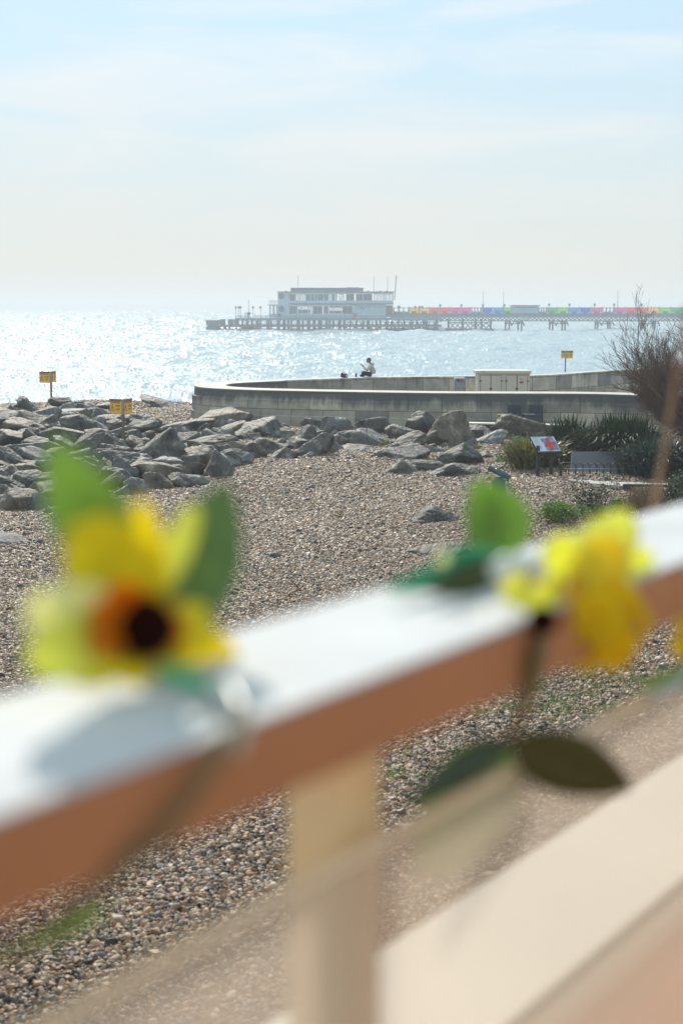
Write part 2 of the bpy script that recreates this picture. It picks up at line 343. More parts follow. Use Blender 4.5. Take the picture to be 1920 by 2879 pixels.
# ------------------------------------------------------------------ terrain
def gz(x, y):
    z = 2.05 + .05 * math.sin(x * .31 + y * .17) + .04 * math.sin(x * .8 - y * .45) + .02 * math.sin(2.1 * x + 1.3 * y)
    if y > 62: z -= (y - 62) * .13
    if y < 11: z -= .0
    return max(z, -1.6)
xs = np.concatenate([np.linspace(-70, -18, 30), np.linspace(-17.5, 17.5, 141), np.linspace(18, 70, 30)])
ys = np.concatenate([np.linspace(1.2, 70, 276), np.linspace(71, 100, 30)])
b = MB(); b.grid([[(x, y, gz(x, y)) for x in xs] for y in ys])
beach = b.build('beach', M['beach'], smooth=True); tag(beach, kind='structure')

# sea: one sheet of real waves, finer near the shore than far out
az = np.concatenate([np.linspace(-75, -17, 60), np.linspace(-16.965, 16.965, 970), np.linspace(17, 75, 60)]) * math.pi / 180
rr = np.exp(np.linspace(math.log(45), math.log(6000), 1500))
def smooth_noise(h, wd, sy, sx, seed):
    g = np.random.default_rng(seed).standard_normal((h, wd))
    for ax, s in ((0, sy), (1, sx)):
        k = np.exp(-.5 * (np.arange(-4 * s, 4 * s + 1) / s) ** 2); k /= k.sum()
        g = np.apply_along_axis(lambda v: np.convolve(np.pad(v, len(k) // 2, mode='reflect'), k, 'valid'), ax, g)
    return g / g.std()
A_, R_ = np.meshgrid(az, rr)
dr = np.gradient(rr)[:, None] * np.ones_like(A_)
H = smooth_noise(*A_.shape, 1, 1, 1) * np.minimum(dr * .04, .5) + smooth_noise(*A_.shape, 1, 4, 4) * np.minimum(dr * .09, .5) + smooth_noise(*A_.shape, 3, 9, 2) * np.minimum(dr * .15, .5) + smooth_noise(*A_.shape, 9, 34, 3) * np.minimum(dr * .24, .25)
X = R_ * np.sin(A_); Yg = R_ * np.cos(A_)
me = bpy.data.meshes.new('sea'); nr, nc = A_.shape
me.vertices.add(nr * nc); me.vertices.foreach_set('co', np.stack([X, Yg, H], -1).reshape(-1).astype(np.float32))
idx = np.arange(nr * nc).reshape(nr, nc)
q = np.stack([idx[:-1, :-1], idx[:-1, 1:], idx[1:, 1:], idx[1:, :-1]], -1).reshape(-1, 4)
me.loops.add(q.size); me.loops.foreach_set('vertex_index', q.reshape(-1).astype(np.int32))
me.polygons.add(len(q)); me.polygons.foreach_set('loop_start', np.arange(0, q.size, 4, dtype=np.int32)); me.polygons.foreach_set('loop_total', np.full(len(q), 4, dtype=np.int32))
me.update(calc_edges=True); me.polygons.foreach_set('use_smooth', np.ones(len(q), dtype=bool)); me.materials.append(M['sea'])
me.flip_normals()
sea = bpy.data.objects.new('sea', me); COL.objects.link(sea); tag(sea, kind='structure')

# haze
hz = MB().box((-6500, -40, -3), (6500, 6600, 17.5)).build('haze', None); tag(hz, kind='stuff')
hm = bpy.data.materials.new('sea_haze'); hm.use_nodes = True; ht = hm.node_tree; ht.nodes.clear()
ho = ht.nodes.new('ShaderNodeOutputMaterial'); hv = ht.nodes.new('ShaderNodeVolumePrincipled')
hv.inputs['Color'].default_value = (.87, .94, 1.0, 1); hv.inputs['Density'].default_value = .00105; hv.inputs['Anisotropy'].default_value = .28
ht.links.new(hv.outputs[0], ho.inputs['Volume']); hz.data.materials.append(hm)

# ------------------------------------------------------------------ shingle: loose pebbles lying on the beach
def pebbles():
    pts, rot, scl = [], [], []
    y = 7.6
    while y < 62:
        s = .030 + .0006 * (y - 7.6)
        x0, x1 = -.25 * y - 2.5, .25 * y + 2.0
        if y > 49: x1 = -4.5
        n = int((x1 - x0) / (s * .93))
        for i in range(n):
            x = x0 + (i + random.uniform(-.45, .45)) * s * .93; yy = y + random.uniform(-.5, .5) * s
            k = s * random.lognormvariate(0, .3) * .60
            pts.append((x, yy, gz(x, yy) + random.uniform(0, .35) * s)); rot.append((random.gauss(0, .45), random.gauss(0, .45), random.uniform(0, 6.28)))
            scl.append((k * random.uniform(.85, 1.35), k * random.uniform(.8, 1.1), k * random.uniform(.42, .75)))
        y += s * .80
    me = bpy.data.meshes.new('shingle'); me.from_pydata(pts, [], [])
    for nm, arr in (('rot', rot), ('scl', scl)):
        a = me.attributes.new(nm, 'FLOAT_VECTOR', 'POINT'); a.data.foreach_set('vector', np.array(arr, dtype=np.float32).reshape(-1))
    o = bpy.data.objects.new('shingle', me); COL.objects.link(o)
    g = bpy.data.node_groups.new('loose_shingle', 'GeometryNodeTree')
    g.interface.new_socket('Geometry', in_out='INPUT', socket_type='NodeSocketGeometry'); g.interface.new_socket('Geometry', in_out='OUTPUT', socket_type='NodeSocketGeometry')
    N = g.nodes.new; L = g.links.new
    gi, go = N('NodeGroupInput'), N('NodeGroupOutput'); ip = N('GeometryNodeInstanceOnPoints'); g2i = N('GeometryNodeGeometryToInstance')
    for k in range(5):
        ic = N('GeometryNodeMeshIcoSphere'); ic.inputs['Subdivisions'].default_value = 3; ic.inputs['Radius'].default_value = 1
        spn = N('GeometryNodeSetPosition'); tn = N('ShaderNodeTexNoise'); tn.noise_dimensions = '4D'; tn.inputs['W'].default_value = 3.7 * k; tn.inputs['Scale'].default_value = .75; tn.inputs['Detail'].default_value = 1
        sb = N('ShaderNodeVectorMath'); sb.operation = 'SUBTRACT'; sb.inputs[1].default_value = (.5, .5, .5); sc = N('ShaderNodeVectorMath'); sc.operation = 'SCALE'; sc.inputs['Scale'].default_value = 1.5
        L(tn.outputs['Color'], sb.inputs[0]); L(sb.outputs[0], sc.inputs[0]); L(ic.outputs[0], spn.inputs[0]); L(sc.outputs[0], spn.inputs['Offset'])
        ss = N('GeometryNodeSetShadeSmooth'); L(spn.outputs[0], ss.inputs[0]); sm = N('GeometryNodeSetMaterial'); sm.inputs['Material'].default_value = M['pebble']
        L(ss.outputs[0], sm.inputs[0]); L(sm.outputs[0], g2i.inputs[0])
    L(gi.outputs[0], ip.inputs['Points']); L(g2i.outputs[0], ip.inputs['Instance']); ip.inputs['Pick Instance'].default_value = True
    ri = N('FunctionNodeRandomValue'); ri.data_type = 'INT'; ri.inputs[4].default_value = 0; ri.inputs[5].default_value = 4
    L(ri.outputs[2], ip.inputs['Instance Index'])
    for nm, sk in (('rot', 'Rotation'), ('scl', 'Scale')):
        na = N('GeometryNodeInputNamedAttribute'); na.data_type = 'FLOAT_VECTOR'; na.inputs[0].default_value = nm; L(na.outputs[0], ip.inputs[sk])
    L(ip.outputs[0], go.inputs[0])
    md = o.modifiers.new('scatter', 'NODES'); md.node_group = g
    return o
tag(pebbles(), 'loose brown, grey and white shingle covering the beach', 'shingle', kind='stuff')

# ------------------------------------------------------------------ boulders
def rock_mesh(seed, flat=1.0, ntop=None):
    r = random.Random(seed); bm = bmesh.new(); bmesh.ops.create_icosphere(bm, subdivisions=5, radius=1)
    planes = []
    for i in range(r.choice((8, 9, 10, 12))):
        n = Vector((r.gauss(0, 1), r.gauss(0, 1), r.gauss(0, .8))).normalized(); planes.append((n, r.uniform(.58, 1.0)))
    tz = Vector((r.gauss(0, .3), r.gauss(0, .3), 1)).normalized(); planes.append((tz, r.uniform(.42, .7)))
    for s in (-1, 1):
        planes.append((Vector((s, r.gauss(0, .35), r.gauss(0, .3))).normalized(), r.uniform(.75, 1))); planes.append((Vector((r.gauss(0, .35), s, r.gauss(0, .3))).normalized(), r.uniform(.7, .95)))
    rot = Euler((r.gauss(0, .38), r.gauss(0, .38), r.uniform(0, 6.28))).to_matrix(); planes = [(rot @ n, h) for n, h in planes]
    off = Vector((seed * 7.3, seed * 3.1, seed * 1.7)); p = r.choice((18, 26, 36))
    tilt = Euler((r.gauss(0, .5), r.gauss(0, .5), 0)).to_matrix()
    for v in bm.verts:
        d = v.co.normalized(); s = 1e-9
        for n, h in planes:
            c = n.dot(d)
            if c > 0: s += (c / h) ** p
        q = d * min(s ** (-1 / p), 1.5)
        f = noise.fractal(q * 1.3 + off, .9, 2.1, 7) * .10
        l = tilt @ q
        st = noise.noise(Vector((l.x * .8, l.y * .8, l.z * 6)) + off) * .035
        cr = abs(noise.noise(q * 1.7 + off * 2)); crack = -max(0, .06 - cr) * 1.1
        v.co = q * (1 + f + st + crack)
    co = np.array([v.co[:] for v in bm.verts]); lo, hi = co.min(0), co.max(0); c = (lo + hi) / 2; h = (hi - lo) / 2
    for v in bm.verts: v.co = Vector(((v.co[i] - c[i]) / h[i] for i in range(3)))
    me = bpy.data.meshes.new('boulder'); bm.to_mesh(me); bm.free()
    me.polygons.foreach_set('use_smooth', [True] * len(me.polygons)); return me
PROTO = [rock_mesh(11 + k) for k in range(20)]
PM = {}
def rock_data(k, m, sh=''):
    if sh:
        if (k, m, sh) not in PM:
            d = rock_data(k, m).copy(); PM[(k, m, sh)] = d
            for v in d.vertices:
                x = v.co.x
                f = {'l': 1.0 - .6 * max(0, x + .6) / 1.6, 'r': 1.0 - .6 * max(0, .6 - x) / 1.6, 'p': 1.0 - .4 * abs(x - .1) - .1 * abs(v.co.y)}[sh]
                v.co.z = (v.co.z + 1) * f - 1
        return PM[(k, m, sh)]
    if (k, m) not in PM:
        d = PROTO[k] if m == 'rock' and not PROTO[k].materials else PROTO[k].copy(); d.materials.clear(); d.materials.append(M[m]); PM[(k, m)] = d
    return PM[(k, m)]
ROCKN = 0
def boulder(x0, y0, x1, y1, label=None, group=None, m='rock', k=None, base=None, dep=.8, tilt=None, name='boulder', sh=None):
    """a boulder filling about this rectangle of the photo, standing on the beach"""
    global ROCKN
    ROCKN += 1; r = random.Random(ROCKN * 13 + 5)
    xm = (x0 + x1) / 2; z = gz(0, 40) - .03 if base is None else base
    g = PZ(xm, y1, z); Y = g.y
    wd = (x1 - x0) * Y / 4010 * 1.26; d = wd * dep * r.uniform(.85, 1.2); d = min(d, 2.2)
    top = PY(xm, y0, Y + d * .35).z; h = max(top - z, .12) * 1.12
    if label is None and m == 'rock': m = r.choice(('rock', 'rock', 'rock', 'rock_brown', 'rock_pale'))
    if sh is None: sh = r.choice(('', '', '', 'l', 'r'))
    o = bpy.data.objects.new(name, rock_data(r.randrange(20) if k is None else k, m, sh)); COL.objects.link(o)
    emb = .3 * h + .12
    o.location = (g.x, Y + d * .45, z + (h - emb) / 2); 
    o.scale = (wd / 2 * 1.05 * (r.choice((-1, 1)) if not sh else 1), d / 2 * 1.05, (h + emb) / 2)
    o.rotation_euler = (r.gauss(0, .08), r.gauss(0, .13) if tilt is None else tilt, r.gauss(0, .16))
    tag(o, label or 'grey angular boulder among the heaped sea-defence rocks', 'boulder', group or 'boulders of the rock armour')
    return o
def z3(u0, v0, u1, v1): return (u0 / 2.45, 1000 + v0 / 2.45, u1 / 2.45, 1000 + v1 / 2.45)
def z4(u0, v0, u1, v1): return (520 + u0 / 2.24, 980 + v0 / 2.24, 520 + u1 / 2.24, 980 + v1 / 2.24)
def z5(u0, v0, u1, v1): return (1200 + u0 / 2.178, 960 + v0 / 2.178, 1200 + u1 / 2.178, 960 + v1 / 2.178)
B = boulder
# rocks on the left of the frame
B(*z3(105, 303, 325, 395), 'dark domed boulder on the skyline beside the far left danger sign', base=2.2)
B(*z3(345, 290, 470, 345), 'small pointed boulder on the skyline right of the far danger sign post', base=2.3)
B(*z3(460, 308, 660, 350), 'long low boulder along the water edge behind the rock heap', base=2.3)
B(*z3(655, 312, 800, 345), base=2.3); B(*z3(975, 300, 1190, 332), 'low dark rock on the shingle crest against the glittering sea', base=2.25); B(*z3(-30, 348, 90, 400), base=2.3)
B(*z3(0, 350, 130, 440), base=2.2); B(*z3(80, 362, 335, 446), 'long boulder with a sunlit sloping top below the domed skyline rock', m='rock_brown', base=2.25)
B(*z3(255, 358, 400, 432), base=2.2); B(*z3(380, 322, 560, 384), base=2.2); B(*z3(530, 330, 745, 392), base=2.2); B(*z3(370, 368, 600, 428), base=2.2)
B(*z3(20, 405, 252, 525), 'brown triangular slab tilted up near the left frame edge', m='rock_brown', base=2.25, tilt=-.2); B(*z3(-20, 430, 100, 495), base=2.15)
B(*z3(240, 415, 420, 505), base=2.2); B(*z3(430, 412, 695, 525), 'broad dark grey boulder left behind the yellow danger sign pole', base=2.2); B(*z3(590, 390, 775, 450), base=2.2)
B(*z3(275, 500, 562, 568), 'flat thin slab with a pale sunlit top in the middle of the heap', base=2.3, dep=.6); B(*z3(-20, 518, 175, 590), base=2.2); B(*z3(150, 503, 285, 590), 'rounded grey boulder standing behind the long ledge slab at left', base=2.2)
B(*z3(325, 452, 475, 510), base=2.2); B(*z3(75, 574, 390, 645), 'long ledge slab with a bright top edge at left', base=2.3, dep=.5)
B(*z3(-30, 598, 155, 785), 'tall upright grey boulder at the left frame edge', base=2.1); B(*z3(125, 634, 410, 740), 'long dark slab in shadow right of the tall upright boulder', base=2.2, dep=.6)
B(*z3(500, 500, 700, 605), 'rough pinkish grey boulder in front of the flat thin slab', m='rock_brown', base=2.25); B(*z3(590, 536, 805, 675), 'blocky grey boulder just left of the danger sign foot', base=2.1)
B(*z3(645, 465, 770, 525), base=2.2, m='rock_pale'); B(*z3(690, 615, 890, 705), 'low dark boulder at the foot of the danger sign', base=2.1)
B(*z3(880, 490, 1245, 696), 'biggest grey boulder, sloping up to a peak right of the danger sign', base=2.1, tilt=0, k=4, sh='r'); B(*z3(860, 508, 985, 565), base=2.2); B(*z3(860, 555, 985, 625), base=2.15)
B(*z3(1040, 438, 1410, 505), 'long dark slab lying below the shingle crest', base=2.2, dep=.45); B(*z3(905, 448, 1065, 500), base=2.2)
B(*z3(1175, 486, 1315, 566), base=2.15); B(*z3(1395, 498, 1535, 580), 'pale ribbed boulder below the rounded end of the sea wall', m='rock_pale', base=2.15)
B(*z3(1225, 570, 1590, 668), 'long dark bar-shaped boulder right of the biggest boulder', base=2.15, dep=.45); B(*z3(1305, 630, 1600, 728), 'flat-topped brown slab under the bar-shaped boulder', m='rock_brown', base=2.1, dep=.6)
B(*z3(1385, 645, 1590, 836), 'pyramid-shaped boulder on the shingle edge, greenish at its foot', base=2.05, k=9, sh='p'); B(*z3(915, 676, 1330, 868), 'large cracked boulder at the front of the heap above the shingle', m='rock_brown', base=2.05, dep=.6)
B(*z3(1000, 805, 1165, 925), 'rough knob of rock broken off under the large cracked boulder', m='rock_brown', base=2.05); B(*z3(690, 670, 945, 810), 'layered dark boulder left of the large cracked boulder', base=2.1)
B(*z3(1150, 826, 1305, 910), 'dark flat rock half sunk in the shingle edge', base=2.05); B(*z3(1225, 820, 1400, 895), 'pale flat rock half sunk in the shingle edge', m='rock_pale', base=2.05)
B(*z3(860, 845, 1005, 955), 'pale upright boulder in front, right of the tall green leaf', m='rock_pale', base=2.05); B(*z3(795, 895, 885, 965), base=2.05, m='rock_pale')
B(*z3(380, 615, 650, 770), 'grey boulder behind the tip of the tall green leaf', base=2.1); B(*z3(560, 690, 760, 830), base=2.05); B(*z3(640, 800, 830, 920), base=2.05)
B(*z3(-30, 775, 105, 915), 'brownish rounded boulder low at the left frame edge', m='rock_brown', base=2.05); B(*z3(35, 785, 400, 930), 'big bluish boulder with white streaks low on the left', m='rock', base=2.05)
B(*z3(-20, 938, 200, 1095), 'tan boulder resting on the shingle at bottom left of the heap', m='rock_brown', base=2.0); B(*z3(145, 950, 340, 1095), 'pale striped boulder on the shingle beside the tan one', m='rock_pale', base=2.0)
B(*z3(255, 1045, 385, 1122), 'small greenish grey boulder in front of the pale striped one', m='rock_pale', base=2.0); B(*z3(155, 910, 265, 975), base=2.05); B(*z3(215, 896, 430, 1005), 'grey boulder behind the pale striped one', base=2.05)
B(*z3(125, 725, 315, 805), base=2.1); B(*z3(40, 900, 170, 960), base=2.05); B(*z3(400, 860, 600, 1000), base=2.0); B(*z3(10, 1085, 70, 1122), 'small dark stone on the shingle below the tan boulder', base=2.0)
# rocks along the foot of the wall
B(*z4(95, 392, 380, 485), 'big brown slab leaning against the rounded end of the sea wall', m='rock_brown', base=2.15, k=2); B(*z4(-20, 455, 155, 508), base=2.15); B(*z4(155, 462, 375, 534), base=2.15, m='rock_brown')
B(*z4(362, 440, 605, 550), 'long grey boulder under the wall, right of the big brown slab', base=2.15); B(*z4(525, 465, 730, 560), 'dark flat-topped boulder with a sharp upper edge near the wall', base=2.12); B(*z4(405, 468, 505, 535), base=2.15, m='rock_pale')
B(*z4(230, 505, 425, 568), base=2.12); B(*z4(178, 632, 398, 730), 'square-topped boulder leaning on the pyramid-shaped one', base=2.05)
B(*z4(340, 596, 440, 660), base=2.08, m='rock_pale'); B(*z4(425, 526, 625, 648), 'rounded purplish grey boulder in the middle of the heap', base=2.08); B(*z4(416, 596, 508, 685), 'small tan wedge-shaped stone in front of the purplish boulder', m='rock_brown', base=2.05)
B(*z4(466, 632, 685, 700), 'low jagged boulder on the shingle edge left of the diagonal slab', base=2.05); B(*z4(612, 505, 808, 620), 'upright dark boulder under the wall left of centre', base=2.1)
B(*z4(630, 552, 905, 684), 'long slab rising diagonally to the right on the shingle edge', base=2.05, tilt=-.1, dep=.5, sh='r'); B(*z4(655, 564, 790, 630), base=2.08)
B(*z4(742, 446, 886, 506), 'low flat boulder against the foot of the sea wall', base=2.15); B(*z4(874, 436, 1034, 545), 'rounded pale boulder right under the sea wall at centre', m='rock_pale', base=2.1, k=7); B(*z4(775, 488, 885, 540), base=2.12)
B(*z4(828, 596, 980, 676), 'blunt brown boulder at the end of the diagonal slab', m='rock_brown', base=2.05); B(*z4(695, 642, 835, 700), 'small low boulder on the shingle in front of the diagonal slab', base=2.02); B(*z4(872, 566, 1036, 655), base=2.07)
B(*z4(1090, 445, 1270, 535), 'dark boulder with a pale upper rim below the seated person', base=2.1); B(*z4(1072, 494, 1316, 628), 'wide whitish domed boulder below the seated person', m='rock_pale', base=2.07); B(*z4(1014, 592, 1196, 660), 'low striped boulder in front of the whitish domed one', base=2.05)
B(*z4(1234, 624, 1510, 716), 'dark humped boulder lying on the shingle', base=2.04, k=12, sh=''); B(*z4(1245, 694, 1446, 790), 'small peaked boulder on the shingle, nearest of the middle group', base=2.02, k=9, sh='p')
B(*z4(1265, 540, 1495, 640), 'ridged grey boulder behind the dark humped one', base=2.07); B(*z4(1265, 494, 1500, 570), base=2.12); B(*z4(1396, 700, 1640, 780), 'flat grey boulder right of the small peaked boulder', base=2.02); B(*z4(1412, 412, 1560, 545), 'leaning grey boulder against the tall one near the wall', base=2.12)
B(*z4(935, 520, 1085, 596), base=2.1); B(*z4(1086, 652, 1196, 690), base=2.03); B(*z4(380, 656, 445, 696), base=2.04); B(*z4(560, 600, 660, 640), base=2.06); B(*z4(1480, 622, 1660, 672), 'long pale driftwood-like slab behind the flat grey boulder', m='rock_pale', base=2.05, dep=.4)
# rocks on the right
B(*z5(-2, 460, 248, 648), 'tall blocky boulder with a brown face below the grey bin', m='rock_brown', base=2.07, k=15, sh=''); B(*z5(196, 522, 338, 606), 'rounded bluish boulder right of the tall blocky one', base=2.07)
B(*z5(430, 450, 912, 590), 'large wedge-shaped boulder with a long sloping edge, highest on its left', m='rock_brown', base=2.07, k=6, tilt=0, dep=.4, sh='l'); B(*z5(245, 540, 490, 645), 'mottled low boulder between the tall blocky boulder and the information board', m='rock_pale', base=2.05)
B(*z5(150, 592, 295, 650), base=2.05); B(*z5(86, 630, 336, 762), 'smooth grey boulder above the teal telescope', base=2.03, k=5, sh='p'); B(*z5(60, 754, 308, 842), 'low flat rock sunk in shingle left of the teal telescope', base=2.0)
B(*z5(336, 530, 446, 578), base=2.08, m='rock_pale'); B(*z5(316, 676, 414, 730), base=2.03); B(*z5(406, 660, 500, 704), base=2.03)
B(1155, 1428, 1310, 1480, 'low layered dark rock alone on the open shingle', m='rock_dark', base=2.0, k=3, dep=.9)
B(1135, 1536, 1310, 1575, 'flat grey rock almost buried in shingle beyond the handrail', m='rock_brown', base=1.96, dep=.9, k=5)
B(-40, 1508, 78, 1548, 'pale flat slab lying on the shingle at the left frame edge', m='rock_pale', base=2.0, dep=.9, k=16); B(60, 1518, 122, 1546, 'small dark stone at the end of the pale flat slab', base=2.0)
# small stones wedged between
random.seed(21)
def fillrock(px, py, sz):
    wd = sz * random.uniform(.8, 1.5); hh = sz * random.uniform(.55, .9)
    B(px - wd / 2, py - hh, px + wd / 2, py, 'small grey stone wedged in a gap between larger boulders', 'small stones filling the rock armour', m=random.choice(('rock', 'rock', 'rock_pale', 'rock_brown')), base=2.03, name='stone')
for i in range(120):
    t = random.random(); px = random.uniform(-20, 660); ymax = 1440 - max(0, px - 130) * .24; ymin = 1155 + (25 if px > 400 else 0)
    py = ymin + (ymax - ymin) * random.random() ** 1.1; fillrock(px, py, 34 + (py - 1150) * .16)
for i in range(26):
    px = random.uniform(-420, -10); y_ = random.uniform(1170, 1440); B(px - 60, y_ - 62, px + 60, y_, base=2.05)
for i in range(60):
    px = random.uniform(600, 1340); py = random.uniform(1205, 1262 + (px > 1000) * 14); fillrock(px, py, random.uniform(18, 40))

# ------------------------------------------------------------------ sea wall
def catmull(pts, n=6):
    P = [np.array(p, float) for p in pts]; P = [2 * P[0] - P[1]] + P + [2 * P[-1] - P[-2]]; o = []
    for i in range(1, len(P) - 2):
        for k in range(n):
            t = k / n; a, b_, c, d = P[i - 1:i + 3]
            o.append(.5 * (2 * b_ + (c - a) * t + (2 * a - 5 * b_ + 4 * c - d) * t * t + (3 * b_ - a - 3 * c + d) * t ** 3))
    o.append(P[-2]); return o
FRONT = [(24, 38.5), (16, 43.3), (10.4, 46.7), (8.3, 47.85), (5.3, 48.1), (3.1, 48.3), (.05, 49.05), (-2.7, 49.95), (-4.35, 50.95), (-5.25, 52.2), (-5.5, 53.6), (-5.2, 54.9), (-4.3, 56.1), (-2.9, 57.3)]
REAR = [(-2.9, 57.3), (.0, 59.3), (1.9, 60.1), (3.9, 60.6), (5.7, 60.95), (8.1, 61.6), (10.6, 64.4), (13.2, 67.3), (22, 76)]
def wall(name, path, th, label, zb, zt, flip=1, wm='wall'):
    C = catmull(path, 8); n = len(C); s = [0]
    for i in range(1, n): s.append(s[-1] + np.linalg.norm(C[i] - C[i - 1]))
    nor = []
    for i in range(n):
        d = C[min(i + 1, n - 1)] - C[max(i - 1, 0)]; d /= np.linalg.norm(d); nor.append(np.array([d[1], -d[0]]) * flip)
    root = thing(name, label, 'sea wall', (C[n // 2][0], C[n // 2][1], zb)); org = root.location
    # profile across: (offset inward, z); faces carry UV (arc length, height)
    prof = [(-.14, zb), (-.14, zb + .32), (-.09, zb + .34), (-.09, zb + .86), (-.012, zb + .885), (.0, zb + .93), (.0, zt - .03), (.03, zt), (th - .03, zt), (th, zt - .03), (th, zb)]
    me = bpy.data.meshes.new('wall_face'); vs = []; fs = []; uvs = []
    def ring(i): return [(C[i][0] + nor[i][0] * o, C[i][1] + nor[i][1] * o, z) for o, z in prof]
    for i in range(n): vs += [tuple(np.array(p) - np.array(org)) for p in ring(i)]
    m = len(prof); hv = [p[1] - zb for p in prof]; top_faces = []
    for i in range(n - 1):
        for k in range(m - 1):
            f = (i * m + k, (i + 1) * m + k, (i + 1) * m + k + 1, i * m + k + 1)
            if flip < 0: f = f[::-1]; uv = [(s[i], hv[k + 1]), (s[i + 1], hv[k + 1]), (s[i + 1], hv[k]), (s[i], hv[k])]
            else: uv = [(s[i], hv[k]), (s[i + 1], hv[k]), (s[i + 1], hv[k + 1]), (s[i], hv[k + 1])]
            fs.append(f); uvs.append(uv); top_faces.append(k == 7)
    me.from_pydata(vs, [], fs); ul = me.uv_layers.new(name='UVMap'); me.materials.append(M[wm]); me.materials.append(M['coping'])
    for pi, p in enumerate(me.polygons):
        if top_faces[pi]: p.material_index = 1
        for li, u in zip(p.loop_indices, uvs[pi]): ul.data[li].uv = u
    o = bpy.data.objects.new('wall_face', me); COL.objects.link(o); o.parent = root
    return root
wall('sea_wall', FRONT, 1.2, 'front curved concrete sea wall with streaked blocks and a pale sunlit top', 2.1, 3.3, 1)
wall('sea_wall', REAR, .8, 'rear concrete sea wall the person sits on, rising to the right', 2.1, 3.3, 1, 'wall_rear')
# low kerb in front of the wall
a = PZ(1306, 1190, 2.42); b2 = PZ(1610, 1197, 2.42)
d = (b2 - a); mid = (a + b2) / 2; dx = d.normalized(); ny = Vector((-dx.y, dx.x, 0))
root = thing('low_kerb', 'low dark kerb with a bright top edge in front of the sea wall', 'kerb', (mid.x, mid.y, 2.0))
MB().obox(mid + Vector((0, 0, -.22)) + ny * .2, dx * d.length / 2, ny * .14, Vector((0, 0, .19))).build('kerb_body', M['slate'], root, origin=root.location)
MB().obox(mid + Vector((0, 0, -.005)) + ny * .2, dx * d.length / 2, ny * .2, Vector((0, 0, .022))).build('kerb_top', M['whitepl'], root, origin=root.location)  # sunlit top edge put into this pale colour over the dark body
# two dark seats against the wall
for i, (xa, xb, xs0, lab) in enumerate(((1427, 1464, 1411, 'left of two dark slate-blue seats with tall backs against the sea wall'), (1486, 1526, 1472, 'right of two dark slate-blue seats with tall backs against the sea wall'))):
    pa, pb = PY(xa, 1138, 47.78), PY(xb, 1138, 47.78); base = 2.12
    t = thing('seat', lab, 'seat', ((pa.x + pb.x) / 2, 47.6, base), 0, 'dark seats by the sea wall')
    MB().box((pa.x, 47.76, base + .02), (pb.x, 47.84, pa.z)).build('backrest', M['darkseat'], t, origin=t.location, bevel=.01)
    p0 = PY(xs0, 1166, 47.3); MB().box((p0.x, 47.2, base - .1), (pb.x - .12, 47.75, p0.z)).build('seat_box', M['darkseat'], t, origin=t.location, bevel=.01)
    MB().box((p0.x - .02, 47.18, p0.z + .003), (p0.x + .34, 47.5, p0.z + .03)).build('lit_seat_edge', M['steel'], t, origin=t.location)  # thin pale plate added as the seat's sunlit top edge

# ------------------------------------------------------------------ utility cabinet and bin between the walls
c0, c1 = PY(1343, 1042, 57.0), PY(1489, 1042, 57.0); zt = c0.z; zb = 2.1
t = thing('utility_cabinet', 'cream steel utility cabinet with four doors standing between the two sea walls', 'cabinet', ((c0.x + c1.x) / 2, 57.5, zb))
o_ = t.location
MB().box((c0.x, 57.0, zb), (c1.x, 58.1, zt - .13)).build('body', M['cabinet'], t, origin=o_)
MB().box((c0.x - .09, 56.93, zt - .128), (c1.x + .05, 58.17, zt)).build('roof', M['cabinet'], t, origin=o_, bevel=.02)
u2x = lambda u: PY(1330 + u / 5.407, 1070, 57).x
zz = lambda v: PY(1400, 1030 + v / 5.407, 57).z
for a_, b_ in ((104, 265), (268, 428), (500, 660), (664, 826)):
    dr_ = MB().box((u2x(a_) + .012, 56.975, zb + .1), (u2x(b_) - .012, 56.997, zz(140))).build('door', M['cabinet'], t, origin=o_)
    if a_ in (104, 500): MB().box((u2x(b_) - .05, 56.94, zz(345)), (u2x(b_) + .06, 56.972, zz(328))).build('handle', M['metal_dark'], dr_, origin=o_)
    hx = u2x(a_) if a_ in (104, 500) else u2x(b_)
    MB().box((hx - .05, 56.96, zz(228)), (hx + .06, 56.972, zz(214))).build('hinge', M['metal_dark'], dr_, origin=o_)
for u in (104, 266, 428, 500, 662, 826): pass
MB().box((u2x(103), 56.985, zb + .09), (u2x(429), 56.9985, zz(136))).build('door_gap', M['line'], t, origin=o_)
MB().box((u2x(499), 56.985, zb + .09), (u2x(827), 56.9985, zz(136))).build('door_gap', M['line'], t, origin=o_)
ws = MB().box((u2x(694), 56.962, zz(258)), (u2x(766), 56.973, zz(165))).build('warning_sign', M['whitepl'], t, origin=o_)
MB().box((u2x(700), 56.955, zz(254)), (u2x(760), 56.960, zz(228))).build('red_band', M['red'], ws, origin=o_)
cx_, cz_ = (u2x(730), zz(196)); b = MB()
b.tube([Vector((cx_ + .065 * math.cos(k * math.pi / 12), 56.957, cz_ + .065 * math.sin(k * math.pi / 12))) for k in range(25)], .007, 5); b.tube([(cx_ - .02, 56.957, cz_ + .04), (cx_ - .01, 56.957, cz_ - .03), (cx_ + .035, 56.957, cz_ - .02)], .009, 5)
b.build('pictogram', M['bluegrey'], ws, origin=o_)
MB().box((u2x(122), 56.92, zz(86)), (u2x(170), 56.926, zz(74))).build('name_plate', M['bluegrey'], t, origin=o_)
p0, p1 = PY(1278, 1063, 57.6), PY(1309, 1063, 57.6)
t = thing('litter_bin', 'grey litter bin with two dark slots standing between the sea walls', 'bin', ((p0.x + p1.x) / 2, 57.8, 2.1)); o_ = t.location
MB().box((p0.x, 57.6, 2.1), (p1.x, 58.1, p0.z)).build('body', M['binmat'], t, origin=o_, bevel=.02)
mw = (p1.x - p0.x)
